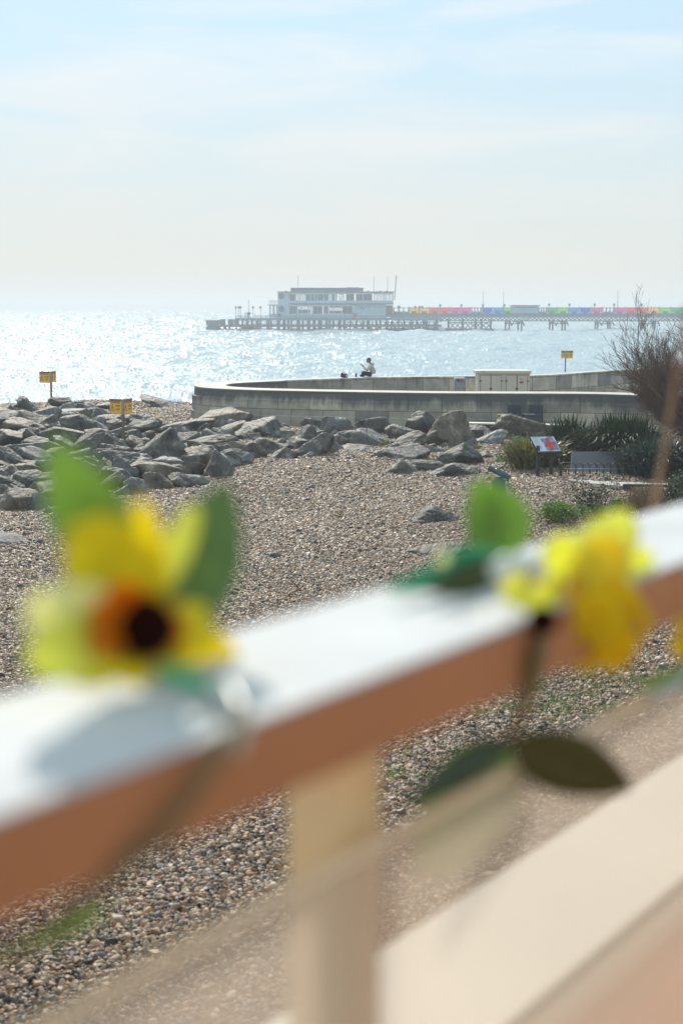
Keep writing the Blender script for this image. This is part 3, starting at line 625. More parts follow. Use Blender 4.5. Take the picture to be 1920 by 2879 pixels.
for k in (0, 1): MB().box((p0.x + mw * (.2 + .33 * k), 57.585, p0.z - .14), (p0.x + mw * (.45 + .33 * k), 57.597, p0.z - .04)).build('slot', M['redbrown'] if k else M['line'], t, origin=o_)
MB().box((p0.x + mw * .14, 57.58, 2.3), (p1.x - mw * .1, 57.597, p0.z - .2)).build('door', M['steel'], t, origin=o_)

# ------------------------------------------------------------------ danger signs
def text(body, size, name, m, parent, loc, rot):
    cu = bpy.data.curves.new(name, 'FONT'); cu.body = body; cu.size = size; cu.align_x = 'CENTER'; cu.align_y = 'CENTER'; cu.extrude = .001; cu.offset = size * .012
    cu.materials.append(m); tmp = bpy.data.objects.new(name, cu); COL.objects.link(tmp)
    bpy.context.view_layer.update(); me = bpy.data.meshes.new_from_object(tmp); bpy.data.objects.remove(tmp); me.name = name
    o = bpy.data.objects.new(name, me); COL.objects.link(o); o.parent = parent; o.location = loc; o.rotation_euler = rot; return o
def danger_sign(pos, z0, z1, size, ang, label, pole, thick=.03):
    """two square plates in a V on one post; ang = bearing of the left plate out of the picture plane"""
    t = thing('danger_sign', label, 'warning sign', (pos.x, pos.y, z0), 0, 'yellow danger signs among the rocks')
    h = z1 - z0
    MB().tube([(0, .03, -.25), (0, .03, h - size * .02)], thick, 10).build('pole', pole, t, smooth=True)
    s = size
    MB().box((-.03, -.055, h - s), (.03, -.004, h)).build('corner_post', M['steel'], t)
    for side, a in ((-1, ang), (1, math.pi / 2 - ang)):
        ex = Vector((side * math.cos(a), math.sin(a), 0)); nrm = Vector((side * -math.sin(a) * -1, 0, 0))
        out_ = Vector((side * math.sin(a), -math.cos(a), 0))
        c = ex * (s / 2 + .035) + Vector((0, -.03, h - s / 2))
        pl = MB().obox(c, ex * s / 2, out_ * .008, Vector((0, 0, s / 2))).build('sign_plate', M['yellow_sign'], t, bevel=.003)
        rz = math.atan2(-out_.x, out_.y) + math.pi
        rot = (math.pi / 2, 0, math.atan2(out_.x, -out_.y))
        xr = Vector((math.cos(rot[2]), math.sin(rot[2]), 0))
        f = lambda dx, dz: c + out_ * .0095 + xr * dx * s + Vector((0, 0, dz * s))
        hb = MB().obox(f(0, .41) - out_ * .0005, xr * s * .5, out_ * .0012, Vector((0, 0, s * .08))).build('header_band', M['redbrown'], pl)
        text('DANGER', s * .20, 'lettering', M['black'], pl, f(0, .26), rot); text('KEEP', s * .19, 'lettering', M['black'], pl, f(.21, .01), rot); text('OFF', s * .19, 'lettering', M['black'], pl, f(.21, -.22), rot)
        tri = [f(-.26, .12), f(-.44, -.3), f(-.08, -.3)]; b = MB(); b.tube(tri + [tri[0], tri[1]], s * .017, 5); b.tube([f(-.26, -.01), f(-.26, -.17)], s * .02, 5); b.tube([f(-.26, -.21), f(-.26, -.24)], s * .02, 5)
        b.build('hazard_triangle', M['black'], pl)
    return t
Y1 = 42.3; pt, pb_, pf = PY(350, 1122, Y1), PY(350, 1163, Y1), PY(348, 1256, Y1)
t = danger_sign(pf, pf.z, pt.z, pt.z - pb_.z, R(29), 'yellow danger keep off sign on a wooden pole, biggest and nearest in the rocks', M['wood'], .042)
MB().box((-.22, -.2, -.02), (.2, .2, .03)).build('foot_plate', M['whitepl'], t)
Y2 = 59; pt, pb_, pf = PY(148, 1044, Y2), PY(148, 1076, Y2), PY(137, 1140, Y2)
danger_sign(PY(146, 1140, Y2), pf.z, pt.z, pt.z - pb_.z, R(14), 'smaller faded danger sign on a thin pole on the skyline at far left', M['wood'], .04)
Y3 = 79; pt, pb_, pf = PY(1584, 986, Y3), PY(1584, 1008, Y3), PY(1590, 1062, Y3)
danger_sign(PY(1588, 1062, Y3), gz(12, Y3), pt.z, pt.z - pb_.z, R(66), 'small orange danger sign standing beyond the sea wall at right', M['pieri'], .035)

# ------------------------------------------------------------------ information board
Yb = 34.2
pL, pR = PY(1516, 1342, Yb), PY(1553, 1338, Yb + .3)
zg = 2.02
t = thing('information_board', 'tilted information board with a red cross flag picture on black legs', 'information board', (4.85, Yb + .2, zg)); o_ = t.location
tl, tr_, br_, bl = PY(1489, 1228, Yb + .42), PY(1555, 1227, Yb + .42), PY(1577, 1269, Yb - .02), PY(1512, 1271, Yb - .02)
def bil(u, v): return tl.lerp(tr_, u).lerp(bl.lerp(br_, u), v)
nrm = (tr_ - tl).cross(bl - tl).normalized() * -1
if nrm.z < 0: nrm = -nrm
def patch(u0, v0, u1, v1, lift, name, m, parent, th=.004):
    q = [bil(u0, v0), bil(u1, v0), bil(u1, v1), bil(u0, v1)]; b = MB()
    vs = [p + nrm * lift for p in q] + [p + nrm * (lift - th) for p in q]
    b.add(vs, [(0, 1, 2, 3), (7, 6, 5, 4), (0, 4, 5, 1), (1, 5, 6, 2), (2, 6, 7, 3), (3, 7, 4, 0)]); return b.build(name, m, parent, origin=o_)
fr = patch(-.03, -.05, 1.03, 1.05, 0, 'frame', M['metal_dark'], t, .035)
face = patch(.01, .02, .99, .97, .006, 'board_face', M['panel'], t)
def wavy(poly, lift, name, m):
    vs = [bil(u, v) + nrm * lift for u, v in poly] + [bil(u, v) + nrm * (lift - .003) for u, v in poly]; n = len(poly)
    return MB().add(vs, [tuple(range(n)), tuple(range(2 * n - 1, n - 1, -1))] + [(i, i + n, (i + 1) % n + n, (i + 1) % n) for i in range(n)]).build(name, m, face, origin=o_)
wavy([(.37, .16), (.5, .13), (.62, .15), (.74, .02), (.9, .03), (.93, .22), (.97, .45), (.95, .7), (.97, .93), (.8, .90), (.62, .95), (.42, .93), (.40, .7), (.44, .5), (.38, .35)], .010, 'flag_picture', M['bluegrey'])
wavy([(.57, .16), (.70, .08), (.715, .40), (.93, .36), (.95, .52), (.715, .60), (.72, .90), (.58, .92), (.575, .64), (.43, .68), (.43, .48), (.575, .44)], .014, 'flag_cross', M['red'])
b = MB()
for i, (u1, v) in enumerate(((.34, .1), (.44, .06), (.3, .2), (.31, .27), (.3, .34), (.32, .41), (.28, .48), (.31, .56), (.3, .63), (.31, .70), (.25, .78))):
    q = [bil(.06, v), bil(u1, v), bil(u1, v + .02), bil(.06, v + .02)]; b.add([p + nrm * .0085 for p in q], [(0, 1, 2, 3)])
b.build('text_lines', M['bluegrey'], face, origin=o_)
for xa, xb, dy in ((1507, 1516, 0), (1545, 1554, .22)):
    q0, q1 = PY(xa, 1300, Yb + dy), PY(xb, 1300, Yb + dy)
    MB().box((q0.x, Yb + dy, zg - .1), (q1.x, Yb + dy + .09, tl.z - .18)).build('leg', M['metal_dark'], t, origin=o_)
q0, q1 = PY(1512, 1338, Yb + .1), PY(1550, 1338, Yb + .1); MB().box((q0.x, Yb + .08, zg - .02), (q1.x, Yb + .2, zg + .03)).build('base_bar', M['steel'], t, origin=o_)
# ------------------------------------------------------------------ telescope
Yt = 25.0; e0, e1 = PY(1374, 1306, Yt), PY(1432, 1334, Yt - .15)
cpt = PY(1402, 1330, Yt)
t = thing('telescope', 'teal coin-operated seaside telescope on a stout post above the shingle', 'telescope', (cpt.x, Yt, gz(cpt.x, Yt))); o_ = t.location
dd = (e1 - e0); up = Vector((0, 0, 1)); pr = []
b = MB(); drop = Vector((0, 0, -.055))
b.tube([e0 + drop, e0.lerp(e1, .3) + drop, e0.lerp(e1, .32) + drop, e0.lerp(e1, .78) + drop, e0.lerp(e1, .8) + drop, e1 + drop], [.05, .05, .056, .056, .05, .05], 16)
b.build('barrel', M['teal_scope'], t, smooth=False, origin=o_)
b = MB(); zc = cpt.z
b.tube([(cpt.x, Yt, zc - .36), (cpt.x, Yt, zc - .28), (cpt.x, Yt, zc - .12), (cpt.x, Yt, zc - .06)], [.10, .12, .12, .07], 14); b.build('coin_head', M['teal_scope'], t, origin=o_)
MB().tube([(cpt.x, Yt, o_.z - .1), (cpt.x, Yt, zc - .36)], .11, 16).build('post', M['teal_scope'], t, smooth=True, origin=o_)
pq = PY(1419, 1362, Yt); MB().tube([(pq.x, Yt - .02, o_.z), (pq.x, Yt - .02, pq.z)], .034, 10).build('coin_tube', M['steel'], t, smooth=True, origin=o_)

# ------------------------------------------------------------------ stone slab, hoop fence, path, edging
s0, s1, s2, s3 = PY(1604, 1338, 34.6), PY(1768, 1338, 34.6), PY(1750, 1268, 35.3), PY(1606, 1270, 35.3)
t = thing('stone_slab', 'sloping grey slate slab half shaded under the dark strap-leaved plants', 'slab', ((s0.x + s1.x) / 2, 34.9, 2.0)); o_ = t.location
dn = Vector((0, .12, -.08)); vs = [s0, s1, s2, s3, s0 + dn, s1 + dn, s2 + dn, s3 + dn]
MB().add(vs, [(0, 1, 2, 3), (7, 6, 5, 4), (0, 4, 5, 1), (1, 5, 6, 2), (2, 6, 7, 3), (3, 7, 4, 0)]).build('slab_face', M['slate'], t, origin=o_, bevel=.01)
MB().box((s0.x, 34.52, 1.98), (s1.x + .1, 34.62, 2.1)).build('plinth', M['metal_dark'], t, origin=o_)
Yh = 34.25; hx0, hx1 = PY(1582, 1320, Yh).x, PY(1800, 1320, Yh).x
t = thing('hoop_fence', 'low black hoop-topped wire fence in front of the grey slate slab', 'fence', ((hx0 + hx1) / 2, Yh, 2.03)); o_ = t.location
zr = PY(1680, 1318, Yh).z; zt2 = PY(1680, 1303, Yh).z; zb2 = 1.98
nh = 10; sp = (PY(1782, 1320, Yh).x - PY(1605, 1320, Yh).x) / 9
xs_ = PY(1605, 1320, Yh).x
for k in range(nh):
    xa = xs_ + sp * k - sp * .35; wdt = sp * 1.0; rr_ = wdt / 2
    pts = [(xa, Yh, zb2)] + [(xa + rr_ - rr_ * math.cos(j * math.pi / 10), Yh, zt2 - rr_ + rr_ * math.sin(j * math.pi / 10)) for j in range(11)] + [(xa + wdt, Yh, zb2)]
    MB().tube(pts, .012, 6).build('hoop', M['metal_dark'], t, smooth=True, origin=o_)
MB().tube([(hx0, Yh - .012, zr), (hx1, Yh - .012, zr)], .009, 6).build('rail', M['steel'], t, smooth=True, origin=o_)
MB().tube([(hx0, Yh + .3, zr + .12), (xs_ + .02, Yh + .3, zr + .12)], .009, 6).build('rail', M['steel'], t, smooth=True, origin=o_)
q0 = PY(1575, 1340, Yh); MB().box((q0.x - .03, Yh - .03, 1.95), (q0.x + .03, Yh + .03, PY(1575, 1303, Yh).z)).build('end_post', M['metal_dark'], t, origin=o_, bevel=.006)
MB().tube([(q0.x - .02, Yh - .03, zr + .12), (q0.x - .06, Yh - .03, zr + .24)], .012, 6).build('bracket', M['steel'], t, origin=o_)
pa, pb_, pc, pd = PZ(1592, 1362, 2.07), PZ(1930, 1374, 2.07), PZ(1930, 1392, 2.07), PZ(1640, 1372, 2.07)
pp = MB(); 
for k in range(14):
    u0, u1 = k / 14 + .004, (k + 1) / 14 - .004
    A0, A1, D0, D1 = pa.lerp(pb_, u0), pa.lerp(pb_, u1), pd.lerp(pc, u0), pd.lerp(pc, u1); zt3 = gz(A0.x, A0.y) + .075 + .004 * (k % 3)
    up4 = [Vector((p.x, p.y, zt3)) for p in (A0, D0, D1, A1)]; lo4 = [Vector((p.x, p.y, 1.9)) for p in (A0, D0, D1, A1)]
    pp.add(up4 + lo4, [(0, 1, 2, 3), (4, 7, 6, 5), (0, 4, 5, 1), (1, 5, 6, 2), (2, 6, 7, 3), (3, 7, 4, 0)])
tag(pp.build('path', M['path']), kind='structure')
e0, e1 = PZ(1750, 1368, 2.17), PZ(1935, 1371, 2.17)
tag(MB().obox((e0 + e1) / 2, (e1 - e0) / 2, Vector((0, .05, 0)), Vector((0, 0, .06))).build('timber_edging', M['metal_dark'], bevel=.008), 'thin dark timber edging board along the pale paved path', 'edging')

# ------------------------------------------------------------------ plants
def strap_plant(cx, cy, z, rad, hgt, n, m, label, seed, droop=.9, wid=.07):
    r = random.Random(seed); t = thing('strap_leaved_plant', label, 'plant', (cx, cy, z)); b = MB()
    for i in range(n):
        a = r.uniform(0, 6.283); lean = r.random() ** .6; ln = hgt * r.uniform(.6, 1.0) * (.8 + .3 * lean); bx = Vector((r.gauss(0, rad * .22), r.gauss(0, rad * .22), 0))
        d = Vector((math.cos(a), math.sin(a), 0)); sd_ = Vector((-d.y, d.x, 0)); rows = []; wl = wid * r.uniform(.7, 1.3)
        for k in range(7):
            u = k / 6; out_ = d * (lean * rad * u * 1.05) ; zz_ = ln * (u - droop * lean * .55 * u ** 2.4)
            c = bx + out_ + Vector((0, 0, zz_)); wv = wl * (1 - u ** 2.2) * .5 + .002
            rows.append([c - sd_ * wv, c + Vector((0, 0, -wv * .5)), c + sd_ * wv])
        b.grid(rows)
    b.build('leaves', m, t, smooth=True); return t
pc_ = PZ(1690, 1300, 2.05); strap_plant(pc_.x + .25, 36.4, 2.05, 1.2, 2.1, 1700, M['phorm'], 'large dark strap-leaved plant rising behind the grey slate slab', 3, 1.15)
strap_plant(PY(1600, 1250, 37.6).x, 37.6, 2.05, .8, 1.9, 520, M['phorm'], 'dark strap-leaved plant between the information board and the big one', 4, 1.0)
strap_plant(PY(1500, 1250, 36.2).x, 36.2, 2.0, .95, 1.35, 520, M['phorm_y'], 'yellow-green strap-leaved plant behind the information board', 5, .9)
strap_plant(PY(1560, 1250, 37.0).x, 37.0, 2.0, .6, .95, 160, M['phorm_y'], 'olive strap-leaved plant behind the right leg of the information board', 15, .9)
strap_plant(PY(1850, 1300, 34.4).x, 34.4, 2.0, 1.1, 1.6, 800, M['phorm_b'], 'glossy blue-green strap-leaved plant at the right end of the hoop fence', 6, 1.1, .07)
strap_plant(PY(1950, 1300, 35.2).x, 35.2, 2.0, .9, 1.2, 260, M['phorm_b'], 'strap-leaved plant cut by the right frame edge', 8, 1.0, .07)
def bush(cx, cy, z, rx, ry, h, n, leaf, m, label, cat, seed, name='leafy_bush', spiky=0.):
    r = random.Random(seed); t = thing(name, label, cat, (cx, cy, z)); b = MB(); lobes = [(r.uniform(-.7, .7), r.uniform(-.7, .7), r.uniform(.25, .8), r.uniform(.3, .55)) for _ in range(9)]
    for i in range(n):
        lx, ly, lz, lr = r.choice(lobes); d = Vector((r.gauss(0, 1), r.gauss(0, 1), r.gauss(0, 1))).normalized() * lr * r.uniform(.55, 1)
        c = Vector(((lx + d.x) * rx, (ly + d.y) * ry, max(.02, (lz + d.z * .6) * h)))
        q = Euler((r.uniform(-1, 1), r.uniform(-1, 1), r.uniform(0, 6.28))).to_matrix(); s = leaf * r.uniform(.6, 1.3)
        if spiky and r.random() < spiky:
            e = c + Vector((r.gauss(0, .3), r.gauss(0, .3), 1)) * leaf * 3; b.tube([c, e], [s * .12, s * .05], 3); continue
        b.add([c + q @ Vector((-s, 0, 0)), c + q @ Vector((0, -s * .5, s * .12)), c + q @ Vector((s, 0, 0)), c + q @ Vector((0, s * .5, s * .12))], [(0, 1, 2, 3)])
    b.build('leaves', m, t)
    st = MB()
    for k in range(6): st.tube([(r.gauss(0, rx * .1), r.gauss(0, ry * .1), -.02), (r.uniform(-.4, .4) * rx, r.uniform(-.4, .4) * ry, h * .6)], [.015, .006], 5)
    st.build('stems', M['wood'], t); return t
def bp_(px, py): return PZ(px, py, 2.03)
p = bp_(1618, 1472); bush(p.x, p.y + .35, p.z, .72, .55, .46, 2600, .03, M['green'], 'bright green low bush on shingle behind the right-hand yellow flower', 'bush', 31)
p = bp_(1690, 1462); bush(p.x, p.y + .5, p.z, .5, .42, .78, 2000, .028, M['dgreen'], 'dark green small-leaved shrub rising behind the bright green bush', 'shrub', 32)
p = bp_(1742, 1475); bush(p.x, p.y + .4, p.z, .46, .38, .46, 1300, .03, M['green'], 'grey-green bush with yellowish tips beside the dry grass', 'bush', 33)
p = bp_(1815, 1480); bush(p.x, p.y + .6, p.z, .5, .5, .68, 1500, .035, M['dry'], 'clump of brown dry grass above the handrail at right', 'grass clump', 34, 'dry_grass_clump', .8)
p = bp_(1890, 1455); bush(p.x, p.y + .5, p.z, .6, .5, .62, 1900, .033, M['dgreen'], 'dark green spiky shrub at the right frame edge above the handrail', 'shrub', 35, spiky=.4)
p = bp_(1945, 1400); bush(p.x, p.y + .5, p.z, .5, .4, .5, 1000, .028, M['dgreen'], 'dark shrub cut off by the right frame edge beside the path', 'shrub', 36)
p = bp_(1440, 1308); bush(p.x, p.y + .3, p.z, .42, .35, .24, 1200, .025, M['green'], 'bright green mat of low leaves left of the information board', 'ground cover plant', 37)
p = bp_(1520, 1326); bush(p.x, p.y + .5, p.z, .55, .3, .26, 1300, .022, M['green'], 'bright green mat of low leaves under the information board', 'ground cover plant', 38)
p = bp_(1620, 1320); bush(p.x - .25, p.y + .6, p.z, .25, .3, .3, 500, .022, M['green'], 'small green plant between the board leg and the grey slab', 'plant', 39)
p = bp_(1077, 1266); bush(p.x, p.y, p.z + .05, .14, .12, .26, 260, .024, M['green'], 'small bright green plant between boulders below the seated person', 'plant', 40)
p = bp_(1252, 1282); bush(p.x, p.y, p.z, .26, .2, .26, 500, .024, M['green'], 'green plant tuft growing beside the smooth grey boulder', 'plant', 41)
p = bp_(1346, 1268); bush(p.x, p.y, p.z, .1, .1, .2, 180, .024, M['green'], 'tiny green plant right of the smooth grey boulder', 'plant', 42)
p = bp_(1462, 1262); bush(p.x, p.y + .4, p.z, .3, .3, .42, 500, .03, M['green'], 'light green leafy plant left of the yellow-green strap-leaved plant', 'plant', 43)
p = PZ(1330, 1186, 2.1); bush(p.x, p.y, 2.12, .16, .12, .22, 250, .025, M['dgreen'], 'small dark green weed at the foot of the front sea wall', 'plant', 44)
def bare_shrub(px, Y, z, label, seed, H_=4.4):
    r = random.Random(seed); base = PY(px, 1200, Y); t = thing('bare_shrub', label, 'shrub', (base.x, Y, z)); tr = MB(); tw = MB(); cnt = [0]
    def grow(p, d, ln, rad, lev):
        pts = [p]; q = p.copy(); dd_ = d.copy(); nseg = 5 if lev < 3 else 3; kids = []
        for k in range(nseg):
            dd_ = (dd_ + Vector((r.gauss(0, .13), r.gauss(0, .13), r.gauss(.03, .08)))).normalized(); q = q + dd_ * (ln / nseg); pts.append(q.copy())
            if lev < 4 and (k > 0 or lev > 0):
                for _ in range(r.choice((1, 1, 2)) if lev < 3 else r.choice((1, 2))): kids.append((q.copy(), dd_.copy()))
        (tr if lev < 2 else tw).tube(pts, [max(.0035, rad * (1 - .75 * i / nseg)) for i in range(nseg + 1)], 6 if lev < 2 else 3, cap=False); cnt[0] += 1
        for kp, kd in kids:
            nd = (kd + Vector((r.gauss(0, .42), r.gauss(0, .42), r.gauss(.16, .25)))).normalized(); grow(kp, nd, ln * r.uniform(.42, .72), rad * .5, lev + 1)
    for a, le, l in ((2.9, .95, 2.1), (3.4, .65, 2.6), (2.4, .75, 2.3), (3.9, .5, 2.5), (.2, .5, 2.5), (1.2, .4, 2.7), (5.4, .55, 2.4), (3.1, 1.35, 1.7), (.6, .9, 2.2), (2.0, 1.2, 1.8), (4.3, 1.1, 1.8), (3.0, .7, 2.3), (2.7, 1.7, 1.6), (3.2, 1.4, 1.9)):
        grow(Vector((r.gauss(0, .12), r.gauss(0, .12), 0)), Vector((math.cos(a) * le, math.sin(a) * le, 1)).normalized(), l * H_ / 4.4, .045, 0)
    tr.build('trunk', M['twig'], t, smooth=True); tw.build('twigs', M['twig'], t, smooth=False); return t
bare_shrub(1985, 41.5, 2.05, 'tall leafless reddish-brown shrub at the right frame edge in front of the walls', 17, 3.8)
# sparse moss and grass in the shingle under the balustrade
def tufts():
    r = random.Random(55); b = MB()
    spots = [(r.uniform(1300, 1800), r.uniform(1870, 2040)) for _ in range(150)] + [(r.uniform(900, 1250), r.uniform(2060, 2300)) for _ in range(30)]
    for px, py in spots:
        c = PZ(px, py, 2.06); c.z = gz(c.x, c.y) + .012
        for k in range(r.randint(25, 60)):
            a = r.uniform(0, 6.28); o = c + Vector((r.gauss(0, .07), r.gauss(0, .07), 0)); l = r.uniform(.015, .05); d = Vector((math.cos(a), math.sin(a), 0))
            s = Vector((-d.y, d.x, 0)) * .0035; b.add([o - s, o + s, o + d * l * .7 + Vector((0, 0, l))], [(0, 1, 2)])
    return b.build('grass', M['green'])
tag(tufts(), 'sparse short green grass and moss growing through the near shingle', 'grass', kind='stuff')

# ------------------------------------------------------------------ person on the wall
def skin(name, verts, edges, radii, m, parent, root=0, sub=2):
    me = bpy.data.meshes.new(name); me.from_pydata(verts, edges, []); me.update(); o = bpy.data.objects.new(name, me); COL.objects.link(o); o.parent = parent; me.materials.append(m)
    md = o.modifiers.new('skin', 'SKIN'); md.use_smooth_shade = True; md.branch_smoothing = .4
    for i, r_ in enumerate(radii):
        sv = me.skin_vertices[0].data[i]; sv.radius = (r_, r_) if not hasattr(r_, '__len__') else r_; sv.use_root = i == root
    if sub: s_ = o.modifiers.new('sub', 'SUBSURF'); s_.levels = sub; s_.render_levels = sub
    return o
def seated_person():
    Yp = 59.65; seat = PY(1044.3, 1061.3, Yp); t = thing('person', 'person in cream hooded top and black trousers sitting cross-legged on the sea wall', 'person', (seat.x, Yp, 3.3))
    S_ = 1.0
    V = {}; order = []; E_ = []; Rr = []
    def v(n, p, r_, par=None):
        V[n] = len(order); order.append(tuple(c * S_ for c in p)); Rr.append(r_)
        if par: E_.append((V[par], V[n]))
    v('hip', (0, 0, .11), .085); v('waist', (.05, 0, .24), .10, 'hip'); v('chest', (.03, 0, .42), .11, 'waist'); v('neck0', (-.04, 0, .545), .062, 'chest'); v('neck', (-.085, 0, .595), .052, 'neck0'); v('skull', (-.125, 0, .67), .088, 'neck'); v('crown', (-.125, 0, .725), .075, 'skull')
    v('nose', (-.215, 0, .655), .018, 'skull')
    for s, n in ((-1, 'n'), (1, 'f')):
        v('sh' + n, (0, s * .17, .49), .05, 'chest'); v('el' + n, (-.20, s * .20, .275), .045, 'sh' + n); v('wr' + n, (-.345, s * .06, .425), .030, 'el' + n); v('pa' + n, (-.385, s * .03, .475), .030, 'wr' + n)
        for k in range(4):
            dy = (k - 1.5) * .017; v('f%s%d' % (n, k), (-.425, s * .015 + dy, .50 + .004 * k), .009, 'pa' + n); v('g%s%d' % (n, k), (-.445 + .004 * k, s * -.004 + dy, .49 + .003 * k), .008, 'f%s%d' % (n, k))
        v('th' + n, (-.375, s * .055, .515), .010, 'pa' + n); v('ti' + n, (-.405, s * .05, .53), .008, 'th' + n)
        v('ht' + n, (-.03, s * .10, .11), .065, 'hip'); v('kn' + n, (-.38, s * .27, .165), .055, 'ht' + n); v('an' + n, (-.30, -s * .10, .06), .042, 'kn' + n); v('ft' + n, (-.46, -s * .14, .05), .036, 'an' + n)
    body = skin('body', order, E_, Rr, M['skin'], t)
    b = MB(); b.ball((-.195, -.035, .685), .011); b.ball((-.195, .035, .685), .011); b.build('eyes', M['black'], body, smooth=True)
    b = MB(); b.ball((-.12, -.088, .665), .024, sc=(1, .4, 1.3)); b.ball((-.12, .088, .665), .024, sc=(1, .4, 1.3)); b.build('ears', M['skin'], body, smooth=True)
    hv = MB(); hv.ball((-.112, 0, .705), .096, 14, 10, (1, .93, 1)); hv.build('hair', M['hair'], t, smooth=True)
    bd = MB(); bd.ball((-.165, 0, .618), .042, 10, 8, (1, 1.25, .8)); bd.build('beard', M['hair'], t, smooth=True)
    V2 = [(.03, 0, .12), (.08, 0, .24), (.06, 0, .40), (.0, 0, .515), (0, -.19, .47), (0, .19, .47), (-.20, -.205, .275), (-.20, .205, .275), (-.325, -.075, .405), (-.325, .075, .405), (.06, 0, .545), (.11, 0, .50)]
    skin('hooded_top', V2, [(0, 1), (1, 2), (2, 3), (2, 4), (2, 5), (4, 6), (5, 7), (6, 8), (7, 9), (3, 10), (10, 11)], [(.19, .17), (.19, .17), (.19, .18), (.085, .085), .10, .10, .075, .075, .05, .05, (.10, .075), (.09, .06)], M['hood'], t)
    V3 = [(.09, 0, .10), (0, 0, .10), (-.06, -.13, .10), (-.06, .13, .10), (-.39, -.27, .165), (-.39, .27, .165), (-.30, .08, .065), (-.30, -.08, .065)]
    skin('trousers', V3, [(0, 1), (1, 2), (1, 3), (2, 4), (3, 5), (4, 6), (5, 7)], [(.15, .09), (.16, .1), .11, .11, .085, .085, .06, .06], M['trouser'], t, root=1)
    for s in (-1, 1): skin('shoe', [(-.31, s * .10, .055), (-.40, s * .13, .05), (-.50, s * .15, .05)], [(0, 1), (1, 2)], [.048, .05, .04], M['trouser'], t)
    ph = tag(MB().obox(Vector((0, 0, 0)), Vector((.006, 0, 0)), Vector((0, .036, 0)), Vector((.02, 0, .07))).build('phone', M['metal_dark'], bevel=.004), 'dark phone held up in the hands of the seated person', 'phone')
    ph.location = t.location + Vector((-.445, 0, .525))
    return t
seated_person()
pb0 = PY(968, 1066, 59.1); t = thing('bag', 'small dark bag with a white patch lying on the sea wall left of the person', 'bag', (pb0.x, 58.9, 3.3))
b = MB(); b.ball((0, 0, .07), .12, 14, 8, (1.35, .8, .75)); b.ball((-.1, .02, .15), .06, 8, 6, (1, 1, .8)); b.build('bag_body', M['trouser'], t, smooth=True); MB().ball((.09, -.06, .07), .055, 10, 6, (1.1, .6, .7)).build('white_patch', M['whitepl'], t, smooth=True)
MB().tube([(-.16, 0, .06), (-.08, 0, .2), (.04, 0, .19), (.1, 0, .1)], .012, 6).build('strap', M['trouser'], t, smooth=True)
pb0 = PY(1001, 1063, 59.3); t = thing('drinks_cup', 'small dark drinks cup standing on the sea wall beside the person', 'cup', (pb0.x, 59.3, 3.3))
MB().tube([(0, 0, 0), (0, 0, .14)], [.033, .043], 12).build('cup_body', M['darkseat'], t); MB().tube([(0, 0, .142), (0, 0, .155)], [.046, .042], 12).build('lid', M['darkseat'], t)

# ------------------------------------------------------------------ the pier
YP = 390.0
def px(x): return PY(x, 900, YP).x
def pz(y): return PY(960, y, YP).z
def a2(u): return 560 + u / 2.306
def a2y(v): return 760 + v / 2.306
def b2x(u): return 1080 + u / 1.8667
def b2y(v): return 760 + v / 1.8667
pier = thing('pier', 'long hazy seaside pier on iron piles reaching out over the sea', 'pier', (px(1200), YP, 0)); o_ = pier.location
def pbox(x0, y0, x1, y1, n, m, parent=None, d0=0, d1=8, org=None):
    pr = parent or pier; return MB().box((px(x0), YP + d0, pz(y1)), (px(x1), YP + d1, pz(y0))).build(n, M[m], pr, origin=org or o_)
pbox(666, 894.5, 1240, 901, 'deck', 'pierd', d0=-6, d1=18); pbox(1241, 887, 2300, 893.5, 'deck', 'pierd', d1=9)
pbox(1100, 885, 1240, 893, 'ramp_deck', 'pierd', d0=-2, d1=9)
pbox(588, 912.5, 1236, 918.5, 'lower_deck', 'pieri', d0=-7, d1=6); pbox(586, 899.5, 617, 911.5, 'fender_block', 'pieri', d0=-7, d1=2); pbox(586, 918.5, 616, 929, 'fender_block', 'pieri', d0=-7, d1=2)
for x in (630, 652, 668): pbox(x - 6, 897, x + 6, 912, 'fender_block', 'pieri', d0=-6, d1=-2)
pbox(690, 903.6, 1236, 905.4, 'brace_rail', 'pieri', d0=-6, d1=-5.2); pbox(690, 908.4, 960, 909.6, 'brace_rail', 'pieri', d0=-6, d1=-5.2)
random.seed(5)
def pile(x, y0, y1, d, r_=.26, m='pieri'):
    MB().tube([(px(x), YP + d, pz(y1) - 1.2), (px(x), YP + d, pz(y0))], r_, 6, False).build('pile', M[m], pier, origin=o_)
for k in range(38):
    x = 600 + k * 16.8 + random.uniform(-3, 3)
    pile(x, 900 if x > 670 else 918, 931, random.choice((-6, -3, 2, 10)), random.choice((.25, .3, .45)))
for k in range(10): pile(700 + k * 28.4, 899, 931, -6.3, .42)
for k in range(12):
    x = 965 + k * 23; b = MB(); b.tube([(px(x), YP + 1, pz(904)), (px(x + 14), YP + 1, pz(928))], .16, 5); b.tube([(px(x + 16), YP + 4, pz(904)), (px(x + 4), YP + 4, pz(928))], .16, 5); b.build('cross_brace', M['pieri'], pier, origin=o_)
# second platform with lattice
pbox(b2x(325), 924, b2x(575), 929, 'platform_beam', 'pieri', d0=-1, d1=5); pbox(b2x(335), b2y(272), b2x(565), b2y(277), 'platform_beam', 'pieri', d0=0, d1=.6)
for u in (338, 412, 480, 512, 560): pile(b2x(u), 897, 931, 1, .3)
for k in range(8):
    u = 345 + k * 27; b = MB(); b.tube([(px(b2x(u)), YP + .4, pz(b2y(275))), (px(b2x(u + 27)), YP + .4, pz(b2y(305)))], .13, 5); b.tube([(px(b2x(u + 27)), YP + .5, pz(b2y(275))), (px(b2x(u)), YP + .5, pz(b2y(305)))], .13, 5); b.build('cross_brace', M['pieri'], pier, origin=o_)
